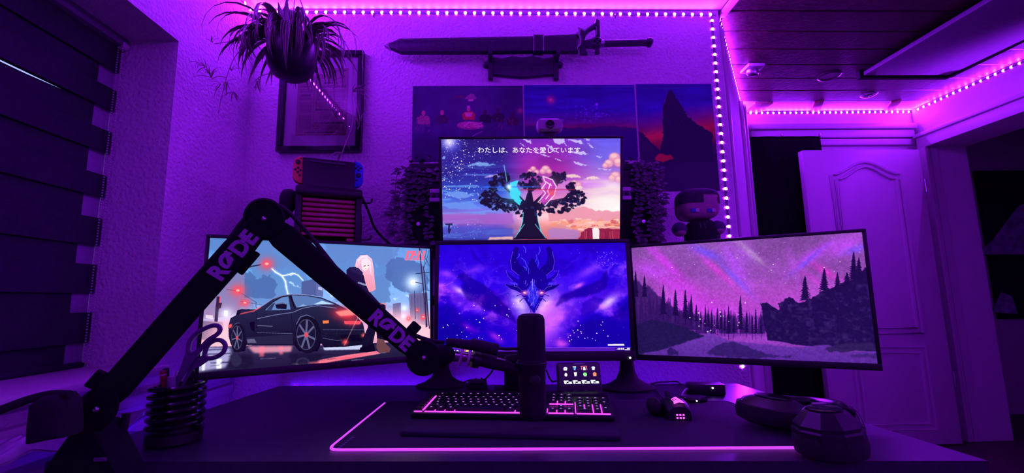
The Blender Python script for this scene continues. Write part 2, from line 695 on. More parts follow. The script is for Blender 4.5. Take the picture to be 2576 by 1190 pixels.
    c.line([(1688, 450), (1745, 462)], 5, C3(50, 55, 90))
    for p, wd in (([(1718, 195), (1772, 775)], 8), ([(1748, 335), (1790, 790)], 7), ([(1762, 520), (1765, 780)], 6), ([(1680, 515), (1688, 720)], 4), ([(1693, 386), (1792, 378)], 5), ([(1720, 200), (1792, 330)], 3), ([(1770, 210), (1750, 330)], 3), ([(1790, 215), (1752, 345)], 3)):
        c.line(p, wd, C3(48, 42, 72))
    # road
    c.fill([(40, 930), (300, 925), (480, 915), (1000, 915), (1300, 900), (1790, 880), (1800, 1100), (40, 1130)], C3(54, 48, 82), 1, 0, C3(34, 30, 56))
    c.fill([(70, 930), (300, 935), (310, 1010), (260, 1085), (60, 1115)], C3(178, 172, 218), .85, 5)
    for (x0, x1, y) in ((80, 260, 955), (120, 300, 985), (60, 200, 1020), (150, 290, 1050)):
        c.line([(x0, y), (x1, y - 8)], 9, C3(60, 54, 92), .8, 1)
    c.fill([(195, 1020), (235, 1018), (232, 1090), (192, 1094)], C3(250, 252, 255), .9, 2)
    c.fill([(85, 1040), (108, 1036), (104, 1106), (80, 1108)], C3(235, 230, 235), .9, 2)
    c.fill([(430, 925), (770, 920), (760, 965), (480, 975)], C3(246, 160, 178), .75, 4)
    c.fill([(520, 925), (560, 925), (556, 1000), (520, 1000)], C3(252, 120, 140), .6, 3)
    c.fill([(670, 925), (700, 925), (700, 985), (672, 985)], C3(252, 120, 140), .6, 3)
    c.fill([(1000, 930), (1300, 910), (1290, 945), (1010, 952)], C3(206, 216, 244), .85, 2)
    c.fill([(820, 1052), (1180, 985), (1400, 955), (1430, 975), (1010, 1046)], C3(246, 120, 138), .95, 1)
    c.fill([(1060, 1020), (1330, 975), (1200, 1010)], C3(255, 70, 90), .7, 3)
    c.fill([(760, 1052), (900, 1030), (850, 1062)], C3(240, 190, 200), .7, 2)
    for k in range(24):
        x, y = c.rs.uniform(90, 1500), c.rs.uniform(955, 1090)
        c.line([(x, y), (x + c.rs.uniform(40, 150), y - 6)], c.rs.uniform(2, 6), C3(24, 22, 40) if k % 3 else C3(150, 140, 190), .6, 1)
    # car reflection
    c.fill([(300, 985), (460, 985), (480, 1060), (420, 1095), (280, 1075)], C3(26, 24, 44), .85, 5)
    c.fill([(740, 975), (1010, 975), (960, 1040), (770, 1056)], C3(26, 24, 44), .85, 5)
    c.ell(850, 1040, 52, 34, C3(70, 66, 96), .5, 2)
    c.ell(850, 1044, 40, 26, C3(28, 26, 46), .8, 2)
    c.ell(345, 1030, 40, 46, C3(60, 58, 88), .5, 2)
    # the car
    body = [(340, 694), (352, 655), (378, 650), (492, 652), (560, 612), (620, 570), (690, 546), (760, 537), (880, 542), (990, 562), (1090, 602), (1165, 640), (1240, 690), (1300, 755), (1318, 850),
            (1320, 905), (1180, 925), (1010, 930), (985, 900), (960, 800), (905, 720), (850, 705), (805, 760), (785, 915), (420, 915), (400, 830), (362, 765), (330, 790), (300, 900), (286, 850), (284, 770), (300, 715)]
    c.fill(body, C3(44, 48, 78), 1, 0, C3(18, 18, 34))
    c.fill([(785, 915), (805, 760), (850, 705), (905, 720), (960, 800), (985, 900), (960, 960), (820, 960)], C3(14, 14, 26))
    c.fill([(300, 900), (330, 790), (362, 765), (400, 830), (420, 915), (410, 960), (330, 968)], C3(14, 14, 26))
    c.fill([(562, 656), (612, 600), (668, 566), (738, 552), (756, 650), (640, 656)], C3(96, 128, 178))
    c.fill([(574, 654), (618, 606), (640, 600), (612, 655)], C3(52, 60, 92))
    c.fill([(765, 546), (880, 550), (985, 570), (1090, 612), (985, 614), (880, 624), (800, 636), (778, 590)], C3(88, 116, 166))
    c.fill([(930, 612), (990, 586), (1085, 612)], C3(176, 208, 240), .9)
    c.fill([(808, 632), (850, 612), (880, 624)], C3(150, 182, 220), .7)
    c.line([(560, 652), (620, 596), (690, 556), (765, 542)], 7, C3(24, 24, 42))
    c.line([(752, 545), (790, 640)], 16, C3(22, 22, 40))
    c.line([(500, 650), (560, 612), (620, 572), (700, 546), (800, 538), (900, 545)], 4, C3(160, 150, 190), .8)
    c.fill([(640, 610), (700, 600), (728, 612), (724, 648), (650, 644)], C3(20, 20, 36))
    c.line([(645, 612), (700, 604), (722, 612)], 4, C3(130, 140, 180), .8)
    c.fill([(352, 655), (376, 650), (380, 684), (346, 692)], C3(20, 20, 38))
    c.line([(380, 652), (492, 654)], 9, C3(24, 24, 42))
    c.line([(372, 684), (480, 660), (530, 632)], 7, C3(250, 90, 100), .9, 1)
    c.line([(500, 720), (640, 690), (770, 672), (850, 640), (960, 622), (1100, 640)], 5, C3(120, 132, 178), .85)
    c.line([(505, 770), (620, 775)], 5, C3(150, 150, 184), .6)
    c.fill([(445, 745), (485, 738), (484, 818), (456, 800)], C3(12, 12, 24))
    c.line([(500, 680), (496, 820), (520, 880)], 3, C3(16, 16, 30))
    c.line([(762, 680), (770, 830)], 3, C3(16, 16, 30))
    c.line([(500, 822), (770, 830)], 4, C3(96, 100, 140), .8)
    c.fill([(420, 858), (770, 836), (776, 908), (430, 908)], C3(40, 40, 64), .9)
    c.fill([(425, 872), (480, 868), (500, 898), (430, 900)], C3(120, 116, 150), .7, 1)
    c.line([(800, 760), (830, 705), (880, 690), (930, 715), (975, 790)], 6, C3(110, 116, 156), .8)
    c.line([(310, 790), (340, 755), (370, 750)], 5, C3(110, 116, 156), .6)
    c.fill([(284, 765), (312, 755), (308, 785), (288, 790)], C3(250, 90, 90), .9, 1)
    c.line([(1000, 800), (1310, 800)], 4, C3(90, 92, 130), .7)
    c.line([(1000, 862), (1110, 880), (1300, 850)], 4, C3(120, 120, 160), .6)
    c.fill([(1130, 840), (1300, 835), (1300, 880), (1150, 890)], C3(12, 12, 26), .9)
    for (cx, cy, rx, ry) in ((886, 838, 100, 138), (357, 862, 58, 108)):
        c.ell(cx, cy, rx, ry, C3(20, 19, 32))
        c.ell(cx - rx * .12, cy - 2, rx * .74, ry * .84, C3(64, 66, 96))
        c.ell(cx - rx * .12, cy - 2, rx * .68, ry * .78, C3(26, 26, 44))
        for k in range(7):
            a = k * 2 * PI / 7 + .3
            c.line([(cx - rx * .12, cy), (cx - rx * .12 + rx * .66 * math.cos(a), cy + ry * .76 * math.sin(a))], rx * .15, C3(92, 94, 128))
        c.ell(cx - rx * .12, cy, rx * .16, ry * .14, C3(200, 80, 90))
    c.glow(1170, 682, 95, C3(255, 60, 70), .9, 50, .2)
    c.fill([(1090, 668), (1200, 650), (1245, 690), (1130, 700)], C3(255, 150, 140), .8, 3)
    c.fill([(1158, 735), (1285, 735), (1280, 760), (1162, 758)], C3(255, 90, 100), .95, 1)
    c.glow(1220, 748, 60, C3(255, 60, 80), .5, 26)
    c.fill([(998, 732), (1044, 730), (1044, 752), (1000, 754)], C3(255, 120, 70))
    c.glow(1165, 890, 22, C3(255, 80, 90), .9)
    c.glow(1300, 840, 16, C3(255, 110, 110), .8)
    c.line([(1265, 700), (1160, 915)], 5, C3(255, 190, 180), .5, 1)
    # someone leaning on the car: dark hooded jumper, long pale hair, boots
    c.fill([(1175, 360), (1200, 338), (1262, 336), (1300, 380), (1320, 440), (1336, 505), (1420, 600), (1470, 620), (1460, 720), (1330, 700), (1240, 520), (1180, 430)], C3(22, 22, 46))
    c.fill([(1240, 330), (1250, 282), (1282, 250), (1330, 246), (1366, 278), (1378, 340), (1386, 430), (1394, 500), (1372, 515), (1345, 522), (1322, 470), (1304, 400), (1292, 376), (1258, 350)], C3(226, 190, 208), 1, 0, C3(250, 140, 158))
    c.fill([(1288, 304), (1340, 300), (1350, 326), (1334, 356), (1312, 366), (1292, 350)], C3(246, 212, 212))
    c.fill([(1284, 316), (1292, 280), (1330, 268), (1358, 300), (1362, 420), (1346, 330), (1330, 306), (1312, 314), (1300, 306)], C3(238, 206, 220))
    c.fill([(1262, 330), (1284, 310), (1292, 350), (1306, 400), (1276, 372)], C3(206, 164, 190))
    c.line([(1262, 290), (1290, 262), (1332, 262)], 6, C3(252, 236, 242), .8, 1)
    for x in (1320, 1338, 1356):
        c.line([(x, 390), (x + 16, 495)], 4, C3(214, 120, 145), .6)
    c.line([(1304, 330), (1318, 328)], 5, C3(70, 40, 60))
    c.line([(1334, 326), (1344, 324)], 4, C3(70, 40, 60))
    c.line([(1314, 350), (1326, 349)], 2.5, C3(170, 80, 90))
    c.fill([(1196, 352), (1262, 340), (1300, 380), (1290, 400), (1230, 372)], C3(34, 34, 64))
    c.line([(1265, 452), (1320, 470)], 14, C3(150, 155, 190), .8)
    c.fill([(1325, 690), (1466, 700), (1486, 790), (1474, 880), (1404, 872), (1396, 790), (1372, 900), (1290, 935), (1300, 860), (1336, 780)], C3(20, 20, 40))
    c.line([(1428, 610), (1462, 605), (1470, 640)], 6, C3(255, 120, 110), .8, 1)
    c.fill([(1405, 862), (1450, 870), (1470, 905), (1505, 935), (1496, 965), (1420, 968), (1398, 930)], C3(104, 66, 70))
    c.fill([(1280, 930), (1380, 900), (1390, 955), (1320, 968), (1270, 960)], C3(14, 14, 28))
    # the clock
    c.text('17:11', 1612, 282, 84, C3(255, 104, 122), shear=.25, offset=.075, width=150)
    c.line([(1612, 285), (1752, 291)], 3, C3(255, 150, 160), .6)
    c.a[:] = np.clip((c.a - .45) * 1.12 + .46, 0, 1)
    # rain
    for k in range(90):
        x, y = c.rs.uniform(60, 1780), c.rs.uniform(180, 900)
        c.line([(x, y), (x - 8, y + 30)], 1.6, C3(220, 230, 250), .14)
    return c.image('street_wallpaper')


def paint_top():
    c = Canvas(1000, 564, MON_PX['top'], (1080, 330, 4.1038))
    w, h = c.w, c.h
    Y, X = np.mgrid[0:h, 0:w].astype(np.float32)
    X /= w
    Y /= h
    a = lerp3(Y, [(0, C3(44, 26, 122)), (.32, C3(44, 36, 150)), (.5, C3(48, 70, 190)), (.66, C3(92, 120, 228)), (.75, C3(150, 96, 205)), (.88, C3(112, 84, 205)), (1, C3(48, 44, 150))])
    b = lerp3(Y, [(0, C3(122, 40, 190)), (.3, C3(178, 44, 178)), (.45, C3(178, 80, 200)), (.6, C3(232, 140, 205)), (.75, C3(250, 190, 200)), (.85, C3(250, 160, 160)), (1, C3(214, 100, 120))])
    d = lerp3(Y, [(0, C3(110, 96, 245)), (.2, C3(126, 108, 240)), (.4, C3(196, 130, 225)), (.6, C3(250, 205, 220)), (.7, C3(255, 240, 240)), (.82, C3(250, 190, 180)), (1, C3(180, 70, 80))])
    t = np.clip((X - .30) / .22, 0, 1)[..., None]
    t2 = np.clip((X - .62) / .3, 0, 1)[..., None]
    t, t2 = t * t * (3 - 2 * t), t2 * t2 * (3 - 2 * t2)
    c.a[:] = (a * (1 - t) + b * t) * (1 - t2) + d * t2
    n = fbm(w, h, 5, 9, 2, 5)
    n2 = fbm(w, h, 6, 26, 4, 4)
    c.a *= (.82 + .36 * n[..., None])
    m = np.clip((n2 - .56) * 12, 0, 1) * np.clip((Y - .22) * 5, 0, 1) * np.clip((.5 - X) * 4, 0, 1)
    c.a[:] = c.a * (1 - .65 * m[..., None]) + C3(110, 170, 250) * .65 * m[..., None]
    m = np.clip((n2 - .58) * 12, 0, 1) * np.clip((X - .5) * 4, 0, 1) * np.clip((Y - .3) * 4, 0, 1) * np.clip((.8 - Y) * 8, 0, 1)
    c.a[:] = c.a * (1 - .6 * m[..., None]) + C3(255, 222, 214) * .6 * m[..., None]
    # stars
    c.glow(215, 115, 105, C3(70, 70, 235), .9)
    c.glow(205, 105, 62, C3(225, 215, 255), 1)
    c.dots(420, (130, 85, 760, 640), C3(210, 205, 255), 2, 5, .8, lambda x, y: (x - 130) / 900 + (y - 85) / 1500 < c.rs.rand() * 1.05)
    c.dots(120, (130, 85, 520, 680), C3(255, 252, 240), 3, 8, 1, lambda x, y: x < 480 - (y - 85) * .25 or c.rs.rand() < .3)
    c.dots(60, (135, 930, 600, 1115), C3(200, 225, 255), 3, 9, .8)
    c.dots(30, (135, 560, 520, 720), C3(230, 240, 255), 3, 8, 1)
    # streaks of cloud
    for p, k in (([(380, 350), (520, 318), (690, 345), (520, 362)], C3(140, 190, 255)), ([(130, 265), (170, 262), (160, 285), (130, 282)], C3(140, 180, 255)), ([(560, 470), (640, 455), (760, 440), (690, 480)], C3(215, 190, 250)),
                 ([(130, 640), (300, 620), (470, 660), (300, 700)], C3(120, 165, 245)), ([(130, 740), (420, 730), (540, 800), (200, 800)], C3(110, 150, 240)), ([(480, 570), (800, 566), (800, 590), (520, 584)], C3(60, 90, 235))):
        c.fill(c.blobby(p, 9, 5, 8), k, .8, 1.5)
    for p in ([(970, 82), (1040, 92), (1060, 130), (1010, 112)], [(1210, 140), (1260, 150), (1310, 215), (1270, 205)], [(1280, 78), (1390, 72), (1400, 110), (1340, 135), (1290, 120)], [(1430, 85), (1560, 90), (1600, 135), (1500, 110)],
              [(1640, 120), (1720, 180), (1660, 160)], [(1600, 70), (1660, 78), (1640, 100)], [(1440, 215), (1590, 205), (1640, 235), (1560, 240)], [(1730, 255), (1780, 262), (1760, 278)], [(1300, 280), (1390, 310), (1330, 300)],
              [(1490, 310), (1530, 320), (1640, 350), (1560, 352), (1500, 335)], [(1110, 225), (1180, 235), (1250, 262), (1190, 255)], [(1740, 385), (1880, 392), (1860, 405)], [(940, 120), (1000, 160), (960, 150)], [(1380, 100), (1440, 160), (1400, 140)]):
        c.fill(c.blobby(p, 7, 9, 6), C3(214, 205, 255), .85, 1)
    # heaped clouds
    for (x, y, r) in ((1205, 400, 50), (1170, 420, 34), (1075, 392, 32), (1040, 415, 24), (1240, 420, 30), (1110, 425, 30), (1920, 280, 66), (1960, 330, 60), (1860, 340, 54), (1820, 360, 34), (1930, 470, 58), (1890, 490, 40), (1960, 500, 40), (1540, 560, 40), (1500, 530, 26)):
        c.ell(x, y, r, r * .9, C3(196, 96, 170), .55, 6)
        c.ell(x - r * .1, y - r * .18, r * .86, r * .74, C3(244, 165, 190), .9, 3)
        c.ell(x - r * .2, y - r * .42, r * .5, r * .34, C3(255, 214, 208), .7, 3)
    for p in ([(1370, 460), (1500, 440), (1590, 480), (1430, 478)], [(1590, 490), (1700, 460), (1780, 490), (1680, 498)], [(1440, 600), (1560, 560), (1600, 590), (1480, 620)], [(1300, 520), (1370, 500), (1380, 530)]):
        c.fill(c.blobby(p, 8, 3, 8), C3(255, 226, 212), .85, 2)
    c.glow(1830, 720, 240, C3(255, 250, 246), .8, 90)
    c.glow(1900, 560, 110, C3(255, 244, 240), .6, 60)
    # distant range, sea and cliffs
    c.fill(c.blobby([(1230, 860), (1400, 820), (1600, 780), (1720, 820), (1980, 830), (1980, 930), (1230, 930)], 8, 2, 8), C3(238, 150, 172), .9, 2)
    c.fill(c.blobby([(140, 860), (330, 840), (560, 860), (860, 850), (870, 960), (140, 960)], 7, 6, 8), C3(168, 100, 205), .8, 3)
    c.fill(c.blobby([(140, 990), (420, 985), (860, 1000), (860, 1110), (140, 1120)], 7, 6, 8), C3(72, 82, 200), .7, 5)
    c.fill(c.blobby([(620, 1100), (860, 1088), (860, 1120), (600, 1122)], 5, 2, 6), C3(252, 190, 175), .9, 2)
    for k in range(60):
        x, y = c.rs.uniform(1230, 1970), c.rs.uniform(905, 1010)
        c.fill(c.blobby([(x, y), (x + 60, y - 10), (x + 80, y + 12), (x + 20, y + 14)], 8, k, 3), (C3(250, 150, 110), C3(255, 215, 200), C3(214, 90, 90), C3(255, 180, 150))[k % 4], .7, 1)
    c.fill(c.blobby([(1230, 1010), (1400, 1000), (1560, 1030), (1540, 1115), (1230, 1118)], 9, 8, 7), C3(176, 128, 205), .8, 4)
    c.fill(c.blobby([(1580, 1040), (1640, 1000), (1980, 1010), (1985, 1118), (1540, 1118)], 8, 3, 8), C3(150, 34, 70))
    for x in range(1600, 1980, 22):
        c.line([(x, 1030 + c.rs.uniform(0, 20)), (x + c.rs.uniform(-8, 8), 1115)], c.rs.uniform(3, 9), (C3(196, 60, 90), C3(110, 20, 60), C3(230, 110, 110))[c.rs.randint(3)], .7)
    c.fill([(1682, 1010), (1706, 990), (1742, 996), (1756, 1030), (1752, 1116), (1688, 1116)], C3(252, 236, 240))
    c.line([(1630, 990), (1760, 1000), (1900, 985), (1975, 1000)], 12, C3(255, 205, 180), .8, 1)
    # a lone dark tree against the sky, stand-in for the figure of the original wallpaper
    ink = C3(22, 16, 46)
    rs = np.random.RandomState(5)
    c.fill([(860, 1118), (925, 1040), (960, 930), (965, 820), (930, 720), (860, 640), (900, 630), (985, 720), (1010, 640), (1060, 640), (1075, 730), (1170, 640), (1210, 650), (1130, 740), (1105, 830), (1120, 930), (1150, 1040), (1216, 1118)], ink)
    for p, wd in (([(985, 800), (860, 730), (700, 700), (590, 720)], 46), ([(1090, 800), (1240, 740), (1400, 710), (1540, 720)], 46), ([(740, 705), (650, 620), (640, 540)], 28), ([(1380, 715), (1470, 630), (1480, 560)], 28), ([(1035, 660), (1040, 540)], 40), ([(860, 650), (760, 560), (740, 480)], 26), ([(1210, 650), (1310, 560), (1330, 480)], 26)):
        c.line(p, wd, ink, 1, 1)
    for (cx, cy, rx, ry, n_) in ((1045, 520, 120, 90, 70), (745, 480, 80, 60, 34), (1330, 475, 84, 60, 34), (610, 690, 90, 80, 46), (1520, 690, 90, 84, 46), (800, 770, 190, 60, 60), (1300, 780, 190, 60, 60), (660, 580, 50, 60, 22), (1460, 580, 50, 60, 22), (1040, 830, 150, 60, 30)):
        for k in range(n_):
            an, q = rs.uniform(0, 2 * PI), math.sqrt(rs.rand())
            c.ell(cx + q * rx * math.cos(an), cy + q * ry * math.sin(an), rs.uniform(12, 30), rs.uniform(9, 20), ink if k % 6 else C3(34, 36, 92), .95, 1, rs.uniform(-1, 1), n=8)
    cy_ = C3(110, 225, 235)
    for k in range(46):
        x, y = rs.choice([rs.uniform(540, 900), rs.uniform(1180, 1580)]), rs.uniform(560, 860)
        c.line([(x, y), (x + rs.uniform(-26, 26), y + rs.uniform(6, 26))], 5, cy_, .5, .6)
    for p, wd in (([(925, 1040), (962, 930), (968, 840)], 8), ([(1152, 1040), (1122, 930), (1110, 850)], 8), ([(880, 1100), (980, 960)], 7), ([(1200, 1105), (1090, 960)], 7)):
        c.line(p, wd, cy_, .9, .6)
    # two glows between the boughs
    c.glow(870, 650, 90, C3(60, 220, 250), .55)
    c.fill(c.blobby([(800, 560), (850, 530), (930, 500), (900, 560), (940, 640), (930, 680), (960, 720), (930, 765), (900, 740), (830, 680), (840, 620)], 9, 3, 4), C3(70, 226, 250), .95, 1)
    c.line([(560, 578), (1130, 574)], 9, C3(50, 110, 255), .85, 2)
    c.glow(820, 576, 26, C3(240, 255, 255), 1)
    c.line([(770, 350), (800, 520)], 10, C3(120, 220, 250), .7, 1)
    c.glow(1240, 600, 110, C3(250, 130, 200), .6)
    c.fill(c.blobby([(1170, 470), (1270, 500), (1310, 560), (1300, 640), (1220, 720), (1190, 755), (1130, 720), (1180, 620), (1180, 540)], 12, 6, 4), C3(196, 60, 190), .85, 1)
    for p in ([(1172, 465), (1200, 540), (1160, 590), (1200, 640), (1120, 735)], [(1172, 465), (1270, 500), (1310, 570), (1290, 660), (1190, 770)], [(1250, 540), (1220, 620), (1240, 650), (1200, 700)], [(1200, 520), (1260, 560)]):
        c.line(p, 11, C3(255, 225, 250), .95, .8)
    c.glow(1260, 635, 36, C3(255, 90, 90), .8)
    c.line([(940, 604), (1500, 602)], 9, C3(190, 30, 70), .8, 2)
    # signpost at lower left
    c.fill([(160, 955), (240, 952), (236, 972), (212, 970), (208, 1010), (230, 1000), (205, 1062), (190, 1040), (194, 970), (165, 972)], C3(30, 24, 80), .9)
    # lettering
    c.text('わたしは、あなたを愛しています', 500, 218, 66, C3(248, 240, 250), offset=.012, width=1060)
    return c.image('evening_sky_wallpaper')


def paint_main():
    c = Canvas(1000, 562, MON_PX['main'], (1080, 600, 3.7185))
    w, h = c.w, c.h
    Y, X = np.mgrid[0:h, 0:w].astype(np.float32)
    X /= w
    Y /= h
    c.a[:] = lerp3(Y, [(0, C3(52, 28, 196)), (.35, C3(62, 30, 214)), (.7, C3(46, 20, 196)), (1, C3(40, 14, 180))])
    # clouds that stream out of the middle
    u = np.abs(X - .5)
    q = Y + u * .75
    n = fbm(w, h, 6, 5, 12, 6)
    n2 = fbm(w, h, 14, 10, 21, 5)
    s1 = np.exp(-((q - .78 + (n - .5) * .5) / .13) ** 2)
    s1 = s1 * np.clip(.25 + n2 * 1.2, 0, 1.2)
    c.a[:] = c.a * (1 - np.clip(s1, 0, 1)[..., None] * .8) + C3(140, 62, 232) * np.clip(s1, 0, 1)[..., None] * .8
    s2 = np.clip((n2 + (n - .5) - .58) * 7, 0, 1) * np.exp(-((q - .8) / .22) ** 2)
    c.a[:] = c.a * (1 - s2[..., None] * .75) + C3(196, 96, 246) * s2[..., None] * .75
    s3 = np.clip((n - .52) * 6, 0, 1)
    c.a[:] = c.a * (1 - s3[..., None] * .35) + C3(28, 10, 140) * s3[..., None] * .35
    for (x, y, r, ry, an, col, k) in ((850, 620, 70, 150, -.5, C3(236, 206, 255), .95), (1080, 630, 70, 150, .5, C3(240, 210, 255), .95), (1130, 760, 130, 240, .4, C3(206, 110, 246), .9), (960, 900, 120, 140, 0, C3(190, 80, 236), .8), (1680, 590, 90, 40, -.6, C3(226, 190, 255), .95),
                                      (300, 500, 90, 28, .55, C3(222, 170, 255), .95), (1400, 440, 50, 22, -.5, C3(245, 120, 220), .7), (620, 920, 70, 30, .6, C3(210, 80, 235), .8), (1240, 980, 60, 40, 0, C3(230, 100, 220), .8), (1500, 300, 140, 40, -.5, C3(150, 80, 240), .7), (420, 290, 110, 34, -.25, C3(146, 76, 240), .7),
                                      (160, 330, 70, 34, .2, C3(160, 80, 240), .8), (360, 830, 90, 30, .5, C3(160, 50, 225), .7), (1260, 640, 160, 50, -.5, C3(160, 90, 242), .6)):
        c.glow(x, y, r, col, k, ry, an)
    r1 = 1 - np.abs(fbm(w, h, 9, 7, 41, 5) - .5) * 14
    r1 = np.clip(r1, 0, 1) * np.clip(n2 * 1.6 - .35, 0, 1) * np.exp(-((q - .75) / .35) ** 2)
    c.a[:] = c.a * (1 - .55 * r1[..., None]) + C3(190, 120, 255) * .55 * r1[..., None]
    r2 = np.clip((fbm(w, h, 10, 8, 52, 6) - .5) * 5, 0, 1)
    c.a[:] = c.a * (1 - .3 * r2[..., None]) + C3(40, 16, 170) * .3 * r2[..., None]
    ink, ink2, bl = C3(30, 14, 132), C3(40, 20, 160), C3(92, 92, 246)
    # wings
    c.fill(c.blobby([(245, 372), (275, 332), (320, 318), (420, 380), (520, 440), (600, 510), (680, 590), (740, 640), (800, 740), (820, 800), (640, 700), (480, 640), (340, 560), (300, 470), (310, 400)], 7, 4, 6), ink, .62, 5)
    c.fill(c.blobby([(370, 70), (520, 260), (420, 200)], 8, 2, 6), ink2, .5, 3)
    c.fill(c.blobby([(1655, 295), (1675, 380), (1665, 450), (1600, 500), (1480, 540), (1330, 560), (1180, 640), (1240, 520), (1400, 470), (1560, 400), (1600, 380)], 7, 4, 6), ink, .62, 5)
    c.fill(c.blobby([(1560, 70), (1480, 180), (1420, 250), (1460, 180)], 8, 5, 6), ink2, .6, 3)
    c.fill(c.blobby([(1430, 600), (1540, 550), (1640, 570), (1560, 680), (1420, 740)], 9, 5, 6), ink2, .55, 4)
    c.fill(c.blobby([(85, 620), (240, 640), (330, 800), (300, 1010), (80, 1015)], 9, 7, 6), ink, .45, 8)
    c.fill(c.blobby([(1300, 900), (1500, 760), (1700, 740), (1880, 560), (1885, 1015), (1320, 1015)], 9, 8, 6), ink, .5, 8)
    # horns, brow, face of a dragon
    for sgn in (-1, 1):
        f = lambda p: [(965 + sgn * (x - 965), y) for x, y in p]
        c.fill(f([(1092, 95), (1120, 70), (1150, 110), (1180, 200), (1170, 290), (1100, 350), (1020, 400), (975, 420), (975, 330), (1020, 290), (1090, 240), (1110, 180)]), ink)
        c.line(f([(1150, 120), (1172, 210), (1160, 290), (1095, 345)]), 6, C3(120, 80, 246), .8)
        c.fill(f([(1216, 290), (1200, 350), (1150, 400), (1090, 420), (1060, 400), (1130, 370), (1190, 320)]), ink2)
        c.line(f([(1214, 295), (1196, 350), (1150, 395)]), 4, C3(130, 100, 250), .8)
        c.fill(f([(1225, 425), (1170, 470), (1110, 490), (1060, 520), (1040, 470), (1110, 430), (1160, 440)]), ink)
        c.fill(f([(1190, 410), (1140, 430), (1090, 450), (1120, 415)]), bl, .6, 1)
        for k in range(7):
            x0 = 985 + k * 16
            c.line(f([(x0, 300 + 12 * k), (x0 + 16, 250 + 20 * k), (x0 + 26, 220 + 24 * k)]), 4, C3(80, 70, 235), .7)
    c.fill([(850, 330), (905, 300), (940, 210), (965, 180), (990, 210), (1025, 300), (1080, 330), (1115, 410), (1090, 500), (1045, 590), (1010, 660), (980, 700), (950, 660), (905, 590), (860, 520), (830, 440)], ink, 1, 1, C3(44, 26, 170))
    for (x0, y0, x1, y1) in ((880, 70, 900, 130), (840, 140, 815, 190), (860, 180, 905, 240), (900, 230, 930, 330), (1030, 80, 1020, 150), (1000, 150, 990, 220), (1015, 200, 1010, 260), (880, 260, 910, 300)):
        c.line([(x0, y0), ((x0 + x1) / 2 + 12, (y0 + y1) / 2), (x1, y1)], 7, C3(84, 96, 245), .9, 1)
    c.fill([(905, 500), (965, 400), (1030, 500), (1010, 600), (975, 650), (940, 600)], C3(70, 66, 226), .8, 3)
    rs = np.random.RandomState(3)
    for k in range(120):
        x, y = rs.uniform(880, 1060), rs.uniform(380, 640)
        if abs(x - 968) < 95 - (y - 380) * .26:
            c.line([(x, y), (x + rs.uniform(-10, 10), y + rs.uniform(8, 24))], rs.uniform(2, 5), (C3(120, 124, 250), C3(24, 10, 110), C3(150, 120, 255))[k % 3], .75)
    c.line([(965, 380), (968, 470)], 5, C3(190, 180, 255), .8)
    for (x, sg) in ((892, -1), (1050, 1)):
        c.glow(x, 508, 34, C3(255, 120, 200), .8, 22)
        c.ell(x, 508, 13, 7, C3(255, 210, 180), ang=-.4 * sg)
    for sgn in (-1, 1):
        f = lambda p: [(968 + sgn * (x - 968), y) for x, y in p]
        for p in ([(1040, 540), (1080, 520), (1120, 540)], [(1030, 560), (1060, 560), (1090, 590)], [(1060, 500), (1100, 460), (1140, 450), (1130, 430)], [(1020, 610), (1000, 640), (985, 690)]):
            c.line(f(p), 6, C3(24, 10, 104), .9)
            c.line(f([(x + 4, y - 5) for x, y in p]), 3, C3(150, 120, 255), .8)
        for k in range(5):
            c.line(f([(1035 - k * 9, 590 + k * 20), (1042 - k * 9, 606 + k * 20)]), 4, C3(170, 150, 255), .8)
    # sparks
    c.dots(130, (90, 80, 1840, 1000), C3(190, 130, 255), 2, 5, .6)
    c.dots(26, (120, 560, 880, 990), C3(255, 235, 245), 4, 7, 1)
    c.dots(22, (1300, 760, 1700, 960), C3(255, 225, 245), 4, 7, 1)
    c.dots(40, (1560, 120, 1760, 260), C3(160, 120, 255), 3, 7, .8)
    c.a[:] = np.clip((c.a - .42) * 1.28 + .40, 0, 1)
    # desktop furniture
    c.fill([(1672, 988), (1826, 986), (1828, 1002), (1674, 1003)], C3(250, 240, 255))
    c.fill([(70, 1024), (1900, 1020), (1900, 1075), (70, 1080)], C3(84, 26, 190))
    c.line([(70, 1022), (1900, 1019)], 4, C3(140, 70, 240))
    c.fill([(1742, 1022), (1900, 1020), (1900, 1060), (1742, 1062)], C3(40, 14, 130))
    c.fill([(1752, 1040), (1762, 1026), (1772, 1040)], C3(200, 150, 250))
    for x in (1777, 1798, 1817):
        c.ell(x, 1033, 8, 9, C3(250, 245, 255))
    c.fill([(1852, 1024), (1880, 1023), (1880, 1032), (1852, 1032)], C3(250, 245, 255))
    c.fill([(1830, 1036), (1880, 1035), (1880, 1045), (1830, 1046)], C3(250, 245, 255))
    for x, col in ((205, C3(255, 120, 120)), (232, C3(225, 245, 250)), (262, C3(235, 250, 235)), (300, C3(60, 20, 130)), (355, C3(250, 235, 120)), (410, C3(240, 240, 255))):
        c.ell(x, 1053, 11, 10, col)
    c.fill([(324, 1036), (382, 1036), (382, 1078), (324, 1078)], C3(255, 150, 110), .5)
    c.ell(353, 1054, 15, 9, C3(252, 240, 120))
    return c.image('dragon_wallpaper')


